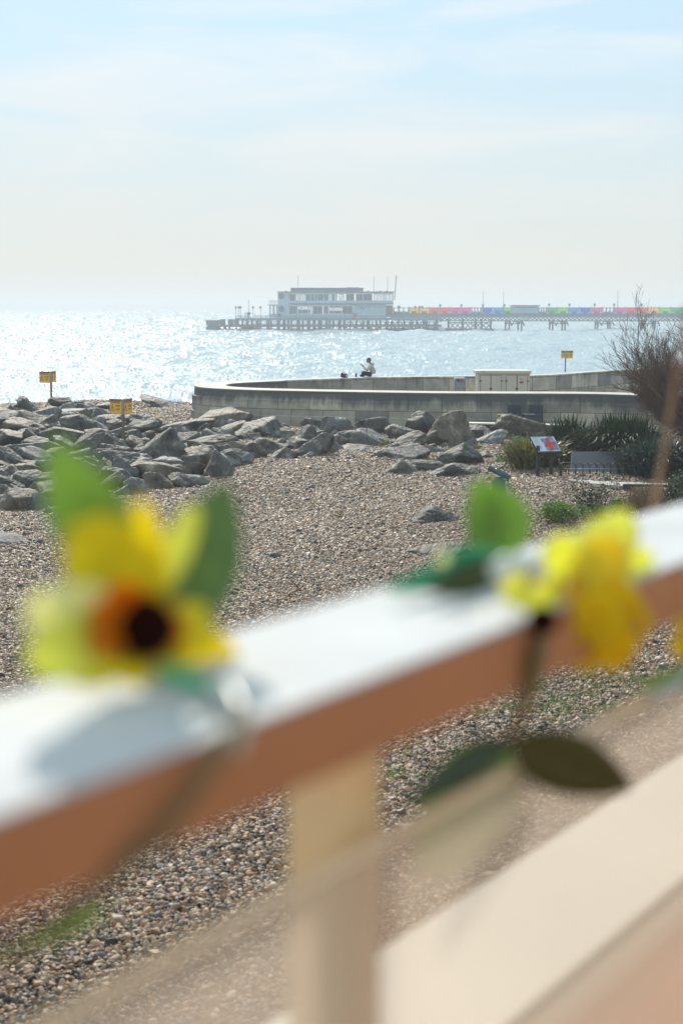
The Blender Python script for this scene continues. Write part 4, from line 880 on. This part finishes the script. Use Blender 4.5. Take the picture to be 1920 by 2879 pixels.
# lattice girder under the walkway
gb = MB(); y0g, y1g = 894.5, 903
gb.box((px(1236), YP + .2, pz(903.5)), (px(2300), YP + .6, pz(901.8)))
for k in range(88):
    xa = 1238 + k * 12; gb.tube([(px(xa), YP + .4, pz(y0g)), (px(xa + 12), YP + .4, pz(y1g))], .12, 4); gb.tube([(px(xa + 12), YP + .4, pz(y0g)), (px(xa), YP + .4, pz(y1g))], .12, 4)
gb.build('lattice_girder', M['pieri'], pier, origin=o_)
for g0 in (638, 870, 1110, 1350, 1590, 1830):
    for k in range(4): pile(b2x(g0 + k * 33), 900, 933, 1 + (k % 2) * 6, .24)
    b = MB()
    for k in range(3):
        xa, xb = px(b2x(g0 + k * 33)), px(b2x(g0 + k * 33 + 33)); b.tube([(xa, YP + 1, pz(b2y(292))), (xa + (xb - xa) * .25, YP + 1, pz(b2y(272))), ((xa + xb) / 2, YP + 1, pz(b2y(267))), (xa + (xb - xa) * .75, YP + 1, pz(b2y(272))), (xb, YP + 1, pz(b2y(292)))], .16, 5)
    b.tube([(px(b2x(g0)), YP + 1, pz(b2y(280))), (px(b2x(g0 + 99)), YP + 1, pz(b2y(280)))], .1, 4); b.build('arch_brace', M['pieri'], pier, origin=o_)
# railings
b = MB()
for y in (887.5, 890.5, 893.5): b.tube([(px(668), YP - 5.8, pz(y)), (px(1236), YP - 5.8, pz(y))], .06, 4)
for k in range(42): b.tube([(px(668 + k * 13.8), YP - 5.8, pz(894.5)), (px(668 + k * 13.8), YP - 5.8, pz(887))], .07, 4)
b.build('railing', M['pierd'], pier, origin=o_)
b = MB()
for y in (881.5, 884.5): b.tube([(px(1110), YP + .1, pz(y)), (px(2300), YP + .1, pz(y))], .06, 4)
for k in range(100): b.tube([(px(1110 + k * 12), YP + .1, pz(887)), (px(1110 + k * 12), YP + .1, pz(881))], .06, 4)
b.build('railing', M['pierd'], pier, origin=o_)
pbox(1110, 882, 2300, 887, 'kerb_board', 'pierd', d0=.2, d1=.4)
# coloured wind screens along the middle of the walkway
S0 = [(137, 183, 'yellow'), (190, 238, 'yellow'), (246, 292, 'coral'), (299, 347, 'coral'), (354, 402, 'magenta'), (409, 458, 'magenta')]
S1 = [(523, 571, 'blue'), (579, 627, 'cyan'), (634, 675, 'lime')]
S2 = [(864, 916, 'green'), (922, 974, 'lime'), (981, 1033, 'cyan'), (1041, 1093, 'blue'), (1100, 1153, 'magenta')]
S3 = [(1219, 1273, 'magenta'), (1280, 1333, 'coral'), (1341, 1394, 'orange'), (1402, 1455, 'yellow'), (1463, 1516, 'lime'), (1524, 1577, 'green'), (1585, 1640, 'cyan')]
for run, lab in ((S0, 'row of yellow, coral and magenta wind screens right of the pier pavilion'), (S1, 'row of blue, cyan and lime wind screens left of the pier kiosk'), (S2, 'row of green to violet wind screens right of the pier kiosk'), (S3, 'row of pink, red and orange wind screens partly behind the bare shrub')):
    cxm = px(b2x((run[0][0] + run[-1][1]) / 2)); t = thing('wind_screen', lab, 'wind screen', (cxm, YP + 4, pz(886)), 0, 'coloured wind screens along the pier'); og = t.location
    ytop, ymid, ybot = b2y(197), b2y(216), b2y(234)
    for u0, u1, c in run:
        MB().box((px(b2x(u0)), YP + 4, pz(b2y(223))), (px(b2x(u1)), YP + 4.06, pz(ytop))).build('screen_panel', M['scr_' + c], t, origin=og)
        cxp = (u0 + u1) / 2; MB().box((px(b2x(cxp - 15)), YP + 3.2, pz(b2y(228))), (px(b2x(cxp + 12)), YP + 3.7, pz(b2y(214)))).build('bench', M['pierd'], t, origin=og)
    b = MB()
    for u in [run[0][0] - 3] + [r_[1] + 3 for r_ in run]: b.box((px(b2x(u)) - .22, YP + 3.85, pz(887)), (px(b2x(u)) + .22, YP + 4.2, pz(b2y(192))))
    b.box((px(b2x(run[0][0])), YP + 3.95, pz(ytop)), (px(b2x(run[-1][1])), YP + 4.15, pz(b2y(194.5)))); b.box((px(b2x(run[0][0])), YP + 3.95, pz(ybot)), (px(b2x(run[-1][1])), YP + 4.15, pz(b2y(224.5)))); b.build('frame', M['pierw'], t, origin=og)
for u0, u1, lab in ((465, 512, 'pale glazed shelter frame between magenta and blue wind screens'), (52, 130, 'grey shelter frame just right of the pier pavilion'), (1158, 1214, 'grey shelter frame between the second and third wind screen rows'), (820, 858, 'pale shelter frame just right of the pier kiosk')):
    t = thing('pier_shelter', lab, 'shelter', (px(b2x((u0 + u1) / 2)), YP + 4, pz(886)), 0, 'shelter frames along the pier'); og = t.location; b = MB(); n = 4
    for k in range(n): xx = px(b2x(u0 + (u1 - u0) * k / (n - 1))); b.box((xx - .15, YP + 3.9, pz(887)), (xx + .15, YP + 4.2, pz(b2y(195))))
    b.box((px(b2x(u0)), YP + 3.9, pz(b2y(199))), (px(b2x(u1)), YP + 4.2, pz(b2y(196)))); b.box((px(b2x(u0)), YP + 3.95, pz(b2y(219))), (px(b2x(u1)), YP + 4.1, pz(b2y(216)))); b.build('frame', M['pierd'], t, origin=og)
    MB().box((px(b2x(u0)), YP + 3.97, pz(b2y(234))), (px(b2x(u1)), YP + 4.08, pz(b2y(220)))).build('lower_panel', M['pierd'], t, origin=og)
# kiosk
t = thing('pier_kiosk', 'flat-roofed pale kiosk between the coloured wind screens on the pier', 'kiosk', (px(b2x(745)), YP + 4, pz(887))); og = t.location
def kbox(u0, v0, u1, v1, n, m, d0, d1): return MB().box((px(b2x(u0)), YP + d0, pz(b2y(v1))), (px(b2x(u1)), YP + d1, pz(b2y(v0)))).build(n, M[m], t, origin=og)
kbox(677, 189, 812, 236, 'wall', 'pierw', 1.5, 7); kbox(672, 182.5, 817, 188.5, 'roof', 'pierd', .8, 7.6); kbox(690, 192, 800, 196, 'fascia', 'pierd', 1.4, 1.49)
kbox(720, 247, 755, 262, 'service_box', 'pierw', -.6, 0)
# pavilion
pv = thing('pier_pavilion', 'two-storey hazy pavilion building with bands of windows at the end of the pier', 'building', (px(945), YP + 4, pz(895))); og = pv.location
def vb(u0, v0, u1, v1, n, m, d0, d1, parent=None): return MB().box((px(a2(u0)), YP + d0, pz(a2y(v1))), (px(a2(u1)), YP + d1, pz(a2y(v0)))).build(n, M[m], parent or pv, origin=og)
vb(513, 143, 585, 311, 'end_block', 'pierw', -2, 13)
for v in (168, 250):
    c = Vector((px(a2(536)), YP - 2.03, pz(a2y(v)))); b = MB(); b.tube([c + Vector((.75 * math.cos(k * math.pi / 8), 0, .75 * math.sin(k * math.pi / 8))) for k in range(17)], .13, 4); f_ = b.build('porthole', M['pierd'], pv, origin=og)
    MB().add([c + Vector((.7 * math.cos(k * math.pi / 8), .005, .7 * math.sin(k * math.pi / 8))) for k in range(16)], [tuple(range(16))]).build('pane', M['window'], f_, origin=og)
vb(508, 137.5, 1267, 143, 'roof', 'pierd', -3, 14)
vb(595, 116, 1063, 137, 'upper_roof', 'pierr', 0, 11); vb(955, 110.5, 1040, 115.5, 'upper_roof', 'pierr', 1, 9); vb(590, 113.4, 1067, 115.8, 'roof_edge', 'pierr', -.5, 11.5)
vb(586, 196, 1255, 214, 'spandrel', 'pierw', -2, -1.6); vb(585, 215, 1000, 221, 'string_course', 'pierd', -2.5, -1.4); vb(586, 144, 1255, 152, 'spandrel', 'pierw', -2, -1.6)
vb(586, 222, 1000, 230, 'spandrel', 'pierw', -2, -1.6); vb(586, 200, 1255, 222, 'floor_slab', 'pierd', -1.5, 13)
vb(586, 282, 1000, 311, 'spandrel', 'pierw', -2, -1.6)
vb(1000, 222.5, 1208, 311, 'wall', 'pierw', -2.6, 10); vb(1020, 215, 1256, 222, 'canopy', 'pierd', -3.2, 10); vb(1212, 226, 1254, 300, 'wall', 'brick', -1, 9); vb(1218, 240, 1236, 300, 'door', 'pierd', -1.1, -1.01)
for u in (1075, 1100, 1128, 1155, 1180): vb(u, 236, u + 14, 240, 'vent', 'pierd', -2.7, -2.61)
b = MB(); b.tube([(px(a2(1003)), YP - 3, pz(a2y(215))), (px(a2(1068)), YP - 3, pz(a2y(250)))], .16, 5); b.build('stair_rail', M['pierd'], pv, origin=og)
vb(994, 277, 1020, 301, 'poster', 'brick', -2.75, -2.62)
# see-through openings keep their clear panes; behind the others stand inner partitions
def wband(v0, v1, edges, clear):
    for i, (u0, u1) in enumerate(edges):
        b = MB(); fw = .18; x0_, x1_, z0_, z1_ = px(a2(u0)), px(a2(u1)), pz(a2y(v1)), pz(a2y(v0)); yy = YP - 1.85
        b.box((x0_, yy, z0_), (x0_ + fw, yy + .2, z1_)); b.box((x1_ - fw, yy, z0_), (x1_, yy + .2, z1_)); b.box((x0_ + fw, yy + .02, z1_ - .15), (x1_ - fw, yy + .18, z1_)); b.box(((x0_ + x1_) / 2 - .06, yy + .03, z0_), ((x0_ + x1_) / 2 + .06, yy + .16, z1_ - .151))
        f_ = b.build('window', M['pierw'], pv, origin=og)
        MB().box((x0_ + fw, yy + .08, z0_), (x1_ - fw, yy + .10, z1_ - .16)).build('pane', M['window_clear'] if i in clear else M['window'], f_, origin=og)
        if i not in clear: MB().box((x0_, YP + 5, z0_), (x1_, YP + 5.2, z1_)).build('inner_wall', M['pierd'], pv, origin=og)
ev = [(588, 626), (627, 655), (656, 690), (692, 722), (723, 748), (749, 770), (771, 806), (808, 838), (839, 858), (859, 880), (882, 896), (906, 940), (952, 1005), (1016, 1060), (1061, 1120), (1130, 1178), (1183, 1203), (1206, 1256)]
wband(152.5, 195.5, ev, {1, 2, 8, 10, 11, 15, 16, 17})
ev2 = [(590, 632), (636, 666), (668, 708), (710, 734), (736, 800), (806, 838), (842, 872), (876, 922), (926, 996)]
wband(230.5, 281.5, ev2, {1, 2, 3, 6, 7})
vb(640, 255, 720, 281, 'furniture', 'pierd', 2, 3); vb(840, 262, 925, 281, 'furniture', 'pierd', 2, 3); vb(845, 231, 925, 242, 'furniture', 'pierd', 4, 4.2)
vb(450, 221.5, 513, 227, 'balcony_roof', 'pierd', -2, 8)
b = MB()
for u in (463, 488, 508): b.box((px(a2(u)) - .2, YP - 1.6, pz(a2y(311))), (px(a2(u)) + .2, YP - 1.2, pz(a2y(227))))
for u in (475, 498): b.box((px(a2(u)) - .1, YP + 4, pz(a2y(285))), (px(a2(u)) + .1, YP + 4.2, pz(a2y(227))))
b.build('balcony_post', M['pierw'], pv, origin=og)
b = MB()
for v in (196, 204, 212): b.tube([(px(a2(458)), YP - 1.8, pz(a2y(v))), (px(a2(513)), YP - 1.8, pz(a2y(v)))], .06, 4)
for u in (458, 475, 492): b.tube([(px(a2(u)), YP - 1.8, pz(a2y(195))), (px(a2(u)), YP - 1.8, pz(a2y(222)))], .06, 4)
b.build('balcony_rail', M['pierw'], pv, origin=og)
vb(455, 281, 530, 300, 'low_wall', 'pierw', -2, 8)
for u, v0 in ((640, 30), (1133, 38), (1222, 40)): MB().tube([(px(a2(u)), YP + 3, pz(a2y(137))), (px(a2(u)), YP + 3, pz(a2y(v0)))], .06, 5).build('mast', M['pierd'], pv, origin=og)
MB().tube([(px(a2(1268)), YP + 3, pz(a2y(190))), (px(a2(1278)), YP + 3, pz(a2y(32)))], .14, 6).build('mast', M['pierd'], pv, origin=og)
vb(1255, 188, 1270, 191, 'mast_bracket', 'pierd', 2.8, 3.2)
for u in (555, 1090, 1170, 1210): vb(u, 131, u + 12, 137, 'roof_vent', 'pierd', 3, 4)
# pier lamps
def lamp(x, ytop, ybase, lab, d, n=1):
    t = thing('pier_lamp', lab, 'lamp', (px(x), YP + d, pz(ybase)), 0, 'lamp standards on the pier'); hh = pz(ytop) - pz(ybase)
    MB().tube([(0, 0, 0), (0, 0, hh - .5)], .06, 5).build('post', M['pierd'], t); b = MB(); b.tube([(0, 0, hh - .75), (0, 0, hh - .62), (0, 0, hh - .15), (0, 0, hh)], [.15, .28, .34, .05], 6); b.build('lantern', M['pierd'], t)
for u in (245, 264, 275, 355, 403): lamp(a2(u), a2y(231), 895, 'thin lamp standard on the open pier head left of the pavilion', -3)
for u in (1292, 1300, 1402, 1430, 1447): lamp(a2(u), a2y(229), 886, 'thin lamp standard beside the yellow wind screens', 2)
for u in (295, 407, 520, 633): lamp(b2x(u), b2y(176), 886, 'thin lamp standard between the pavilion and the kiosk', 2)
for u in (868, 975, 1107, 1210, 1353): lamp(b2x(u), b2y(173), 886, 'thin lamp standard right of the kiosk', 2)
for u, v, lab in ((523, 110, 'tall thin flagpole left of the kiosk above blue screens'), (630, 110, 'tall thin flagpole just left of the kiosk'), (1232, 104, 'tall thin flagpole above the pink screens'), (1328, 107, 'tall thin flagpole above the red screens left of the bare shrub')):
    o = MB().tube([(0, 0, 0), (0, 0, pz(b2y(v)) - pz(886))], [.10, .06], 6).build('flagpole', M['pierd']); o.location = (px(b2x(u)), YP + 3, pz(886)); tag(o, lab, 'flagpole', 'flagpoles on the pier')
o = MB().tube([(0, 0, 0), (0, 0, pz(a2y(192)) - pz(895))], [.10, .06], 6).build('flagpole', M['pierd']); o.location = (px(a2(326)), YP - 2, pz(895)); tag(o, 'thin flagpole among the people on the open pier head', 'flagpole', 'flagpoles on the pier')
for i, (u, d, lab) in enumerate(((304, -2, 'leftmost of the tiny dark figures standing on the pier head'), (318, -1, 'middle of the tiny dark figures standing on the pier head'), (332, -2.5, 'rightmost of the tiny dark figures standing on the pier head'))):
    t = thing('person', lab, 'person', (px(a2(u)), YP + d, pz(895)), random.uniform(0, 6), 'people on the pier head')
    vv = [(0, 0, .95), (0, 0, 1.25), (0, 0, 1.5), (0, 0, 1.62), (0, 0, 1.78), (0, -.2, 1.45), (0, .2, 1.45), (.05, -.26, 1.15), (.05, .26, 1.15), (.12, -.24, .9), (.12, .24, .9), (0, -.1, .9), (0, .1, .9), (.03, -.11, .5), (.03, .11, .5), (0, -.12, .06), (0, .12, .06), (.16, -.13, .04), (.16, .13, .04)]
    skin('body', vv, [(0, 1), (1, 2), (2, 3), (3, 4), (2, 5), (2, 6), (5, 7), (6, 8), (7, 9), (8, 10), (0, 11), (0, 12), (11, 13), (12, 14), (13, 15), (14, 16), (15, 17), (16, 18)], [.15, .15, .17, .06, .1, .08, .08, .06, .06, .04, .04, .1, .1, .075, .075, .05, .05, .045, .045], M['trouser'], t, sub=1)

# ------------------------------------------------------------------ terrace and balustrade
HR = .200                                             # rail top below the lens
def RP(p, t, z): return RN * p + RD * t + Vector((0, 0, EYE + z))
def rbox(p0, p1, t0, t1, z0, z1, name, m, parent, org, bevel=0):
    vs = [RP(p, t_, z) for z in (z0, z1) for (p, t_) in ((p0, t0), (p0, t1), (p1, t1), (p1, t0))]
    b = MB().add(vs, [(0, 1, 2, 3), (7, 6, 5, 4), (0, 4, 5, 1), (1, 5, 6, 2), (2, 6, 7, 3), (3, 7, 4, 0)]); o = b.build(name, M[m], parent, origin=org, bevel=bevel)
    me = o.data; bm = bmesh.new(); bm.from_mesh(me); bmesh.ops.recalc_face_normals(bm, faces=bm.faces); bm.to_mesh(me); bm.free(); return o
PF, PB = .427, .561
T0, T1 = -2.5, 7.0
rail = thing('balustrade', 'out-of-focus wooden balustrade with white-topped handrail, post and hazy glass in front', 'balustrade', RP(.5, .7, -1.3)); org = rail.location
rbox(PF, PB, T0, T1, -HR - .0025, -HR, 'rail_top_layer', 'rail_top_white', rail, org, .001)  # rail in two tones: thin white layer over a brown board
rbox(PF + .0004, PB - .002, T0, T1, -HR - .0463, -HR - .0027, 'rail_board', 'rail_face_brown', rail, org, .003)
tpost = RD.dot(PP(940, 2400, .50)); 
for tt in (tpost, tpost - 1.6, tpost + 1.6, tpost + 3.2): rbox(.478, .522, tt - .021, tt + .021, -1.28, -HR - .047, 'post', 'cream_bounce_paint', rail, org, .003)
rbox(.452, .458, T0, T1, -1.05, -.702 * .455, 'glass_panel', 'glass', rail, org)
rbox(.4515, .4585, T0, T1, -.702 * .455 + .0005, -.702 * .455 + .0055, 'glass_edge', 'edge_lit', rail, org)  # cream strip; the bright line along the glass rim is put into its colour
# parapet and floor of the terrace
par = thing('parapet', 'cream parapet with a pale top outside the balustrade glass', 'parapet', RP(.76, .7, -1.3)); org = par.location
PA, PBk, HP = .651, .85, .719
rbox(PA, PBk, T0, T1, -HP - .05, -HP, 'coping', 'coping_paint', par, org, .004)
rbox(PA - .004, PA + .002, T0, T1, -HP - .014, -HP - .006, 'overhang_shadow', 'line', par, org)  # dark strip draws the shadow line under the coping overhang
rbox(PA + .012, PBk - .012, T0, T1, -4.4, -HP - .0505, 'wall', 'pinkwall', par, org)  # wall colour takes in the pinkish bounce on the shaded inner face
rbox(PA - .03, PA + .0115, T0, T1, -1.3, -.80, 'bounce_strip', 'orange_bounce', par, org)  # orange strip added: bounce light from the terrace put into its colour
fl = MB(); vs = [RP(p, t_, -1.3) for p, t_ in ((-4, -6), (-4, 8), (PA - .03, 8), (PA - .03, -6))]; vs2 = [v - Vector((0, 0, .2)) for v in vs]
fl.add(vs + vs2, [(0, 1, 2, 3), (7, 6, 5, 4), (0, 4, 5, 1), (1, 5, 6, 2), (2, 6, 7, 3), (3, 7, 4, 0)]); o = fl.build('terrace', M['terrace']); tag(o, kind='structure')
bm = bmesh.new(); bm.from_mesh(o.data); bmesh.ops.recalc_face_normals(bm, faces=bm.faces); bm.to_mesh(o.data); bm.free()

# ------------------------------------------------------------------ artificial sunflowers tied to the rail
def blade(parent, org, base, tip, wpx, p, m, name='petal', lift=0., cup=.15, blunt=.5, bend=0., ptip=None):
    """a petal or leaf between two points near the balustrade, wpx photo pixels wide"""
    a = PP(*base, p); e = PP(*tip, p if ptip is None else ptip); d = e - a; view = Vector((0, -CT, ST)); s = d.cross(view).normalized(); n = s.cross(d).normalized()
    if n.dot(view) < 0: n = -n
    wd = wpx * a.y / 4000 * .5; rows = []
    for k in range(11):
        u = k / 10; ww = wd * (math.sin(math.pi * min(1, u ** blunt * .97 + .015)) ** .75) if name == 'leaf' else wd * (math.sin(math.pi * (.10 + .86 * u ** .95)) ** .5)
        c = a + d * u + n * (lift * u + bend * math.sin(math.pi * u)) 
        rows.append([c + s * ww * j + n * (cup * ww * (j * j - .4)) for j in (-1, -.5, 0, .5, 1)])
    o = MB().grid(rows).build(name, M[m], parent, smooth=True, origin=org, solid=.0006); return o
def tubepx(parent, org, pts, rad, m, name, n=8): return MB().tube([PP(x, y, p) for x, y, p in pts], rad, n).build(name, M[m], parent, smooth=True, origin=org)
c = PP(405, 1765, .52); f1 = thing('artificial_sunflower', 'yellow artificial sunflower with a dark brown centre and two upright leaves tied to the handrail', 'flower', c, 0, 'artificial flowers on the handrail'); org = f1.location
P0 = .522
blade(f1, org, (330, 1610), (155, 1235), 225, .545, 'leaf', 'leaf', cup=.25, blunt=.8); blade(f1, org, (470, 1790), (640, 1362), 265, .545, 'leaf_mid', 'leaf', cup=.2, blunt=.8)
blade(f1, org, (375, 1700), (245, 1425), 265, .535, 'yellow_petal', lift=.012); blade(f1, org, (440, 1690), (395, 1405), 100, .537, 'yellow_petal'); blade(f1, org, (450, 1650), (548, 1425), 95, .54, 'pale_petal')
blade(f1, org, (350, 1750), (35, 1690), 190, P0, 'white_petal', lift=.01); blade(f1, org, (350, 1790), (45, 1850), 190, P0 - .004, 'pale_petal', lift=.008); blade(f1, org, (370, 1800), (200, 1905), 150, P0 - .008, 'yellow_petal')
blade(f1, org, (395, 1820), (330, 1910), 150, P0 - .006, 'yellow_petal'); blade(f1, org, (450, 1810), (470, 1905), 150, P0 - .006, 'yellow_petal'); blade(f1, org, (470, 1785), (660, 1862), 145, P0, 'yellow_petal'); blade(f1, org, (470, 1750), (600, 1745), 120, .53, 'yellow_petal')
for ang in range(0, 360, 36):
    a = R(ang + 12); q = 155 if 100 < ang < 190 else 118
    vivid = 85 < ang < 200 or ang > 300
    blade(f1, org, (405 + 40 * math.cos(a), 1765 - 40 * math.sin(a)), (405 + q * math.cos(a), 1765 - (q - 10) * math.sin(a)), 115, P0 - .012 + (0 if vivid else .002), 'orange_petal' if vivid else 'amber_petal', 'orange_floret')
k = .717 / 4000; b = MB(); pc0 = PP(405, 1765, P0 - .018); b.ball((0, 0, 0), 98 * k, 20, 12, (1, .45, .95)); o = b.build('seed_disc', M['seed'], f1, smooth=True); o.location = pc0 - org
tubepx(f1, org, [(690, 1985, .43), (640, 2080, .42), (560, 2210, .418), (450, 2360, .42), (330, 2450, .425), (160, 2600, .45), (0, 2690, .46)], [.0035, .0035, .0035, .0035, .0035, .003, .003], 'stem', 'stem')
blade(f1, org, (300, 2560), (-40, 2700), 60, .54, 'leaf', 'leaf', blunt=.8); blade(f1, org, (430, 1880), (640, 1950), 60, .46, 'teal', 'leaf')
# clear tie round the rail
b = MB(); b.tube([PP(560, 1890, .50), PP(640, 1920, .47), PP(672, 1985, .437), PP(676, 2050, .4235), PP(660, 2120, .4225)], .0045, 8); b.tube([PP(500, 1900, .49), PP(590, 1915, .47), PP(655, 2000, .43)], .004, 8)
tag(b.build('cable_tie', M['cable'], smooth=True), 'clear glossy plastic tie looped over the handrail beside the left sunflower', 'cable tie')
c = PP(1640, 1650, .45); f2 = thing('artificial_sunflower', 'yellow artificial sunflower turned sideways over the rail edge with dark leaves hanging below', 'flower', c, 0, 'artificial flowers on the handrail'); org = f2.location
Q = .435
for bx, by, tx, ty, wpx, dq, m_ in ((1600, 1620, 1765, 1470, 170, .012, 'pale_petal'), (1580, 1640, 1575, 1495, 140, .014, 'pale_petal'), (1650, 1630, 1815, 1575, 140, .008, 'pale_petal'), (1680, 1650, 1850, 1690, 150, 0, 'pale_petal'),
        (1660, 1670, 1800, 1780, 160, -.002, 'gold_petal'), (1650, 1680, 1745, 1860, 165, -.004, 'gold_petal'), (1620, 1690, 1650, 1875, 150, -.002, 'gold_petal'), (1580, 1660, 1385, 1650, 120, .004, 'pale_petal'), (1590, 1680, 1560, 1830, 110, .002, 'gold_petal'),
        (1630, 1600, 1740, 1560, 160, -.008, 'gold_petal'), (1660, 1650, 1770, 1720, 150, -.014, 'gold_petal'), (1640, 1670, 1710, 1800, 150, -.016, 'yellow_petal'), (1610, 1650, 1680, 1560, 110, -.012, 'yellow_petal')):
    blade(f2, org, (bx, by), (tx, ty), wpx, Q + dq, m_, lift=.006)
blade(f2, org, (1590, 1690), (1640, 1615), 60, Q - .016, 'amber_petal', 'orange_floret')
b = MB(); b.ball((0, 0, 0), .0105, 14, 10, (1, 1, .9)); o = b.build('seed_disc', M['seed'], f2, smooth=True); o.location = PP(1525, 1745, Q - .014) - org
tubepx(f2, org, [(1525, 1760, .421), (1512, 1830, .421), (1490, 1940, .423), (1440, 2080, .44), (1330, 2160, .47)], [.005, .006, .006, .004, .004], 'stem', 'stem')
blade(f2, org, (1440, 1560), (1335, 1345), 195, .53, 'leaf', 'leaf', cup=.3, blunt=.8); blade(f2, org, (1400, 1540), (1385, 1400), 90, .525, 'leaf', 'leaf')
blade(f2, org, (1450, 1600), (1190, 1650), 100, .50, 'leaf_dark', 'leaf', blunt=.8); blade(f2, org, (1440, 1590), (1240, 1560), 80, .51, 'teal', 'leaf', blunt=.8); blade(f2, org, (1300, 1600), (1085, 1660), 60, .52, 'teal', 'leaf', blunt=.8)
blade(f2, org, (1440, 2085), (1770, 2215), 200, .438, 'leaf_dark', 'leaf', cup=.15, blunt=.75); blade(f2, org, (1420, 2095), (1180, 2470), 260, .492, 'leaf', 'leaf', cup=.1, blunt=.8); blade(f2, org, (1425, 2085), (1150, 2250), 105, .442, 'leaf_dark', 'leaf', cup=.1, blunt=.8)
b = MB(); b.ball((0, 0, 0), .009, 12, 8, (2.2, 1, 1.2)); o = b.build('tape_wrap', M['cable'], f2, smooth=True); o.location = PP(1455, 1603, .445) - org
b = MB(); b.ball((0, 0, 0), .0042, 12, 8); o = b.build('glint_ball', M['white_petal'], f2, smooth=True); o.location = PP(1245, 1570, .50) - org  # pale ball added in place of a blurred plastic glint
c = PP(1985, 1800, .43); f3 = thing('artificial_sunflower', 'yellow artificial flower cut off by the right frame edge, hanging on the handrail', 'flower', c, 0, 'artificial flowers on the handrail'); org = f3.location
for ang in range(0, 360, 45):
    a = R(ang + 10); blade(f3, org, (1985 + 30 * math.cos(a), 1800 - 30 * math.sin(a)), (1985 + 105 * math.cos(a), 1800 - 95 * math.sin(a)), 75, .425, 'gold_petal')
b = MB(); b.ball((0, 0, 0), .012, 14, 10, (1, .5, 1)); o = b.build('seed_disc', M['seed'], f3, smooth=True); o.location = PP(1985, 1800, .415) - org
blade(f3, org, (1960, 1900), (1790, 1925), 75, .425, 'leaf', 'leaf'); tubepx(f3, org, [(1960, 1840, .423), (1900, 1930, .423), (1830, 1960, .425)], .004, 'cable', 'stem')
# dry stem behind the rail
b = MB(); b.tube([PP(1800, 1560, .575), PP(1838, 1420, .60), PP(1868, 1260, .62), PP(1892, 1100, .63), PP(1915, 960, .635), PP(1925, 860, .64)], [.0032, .0032, .003, .0028, .0024, .002], 8)
tag(b.build('dried_plant', M['drystem'], smooth=True), 'blurred dry brown plant stem standing up close behind the handrail at right', 'plant stem')
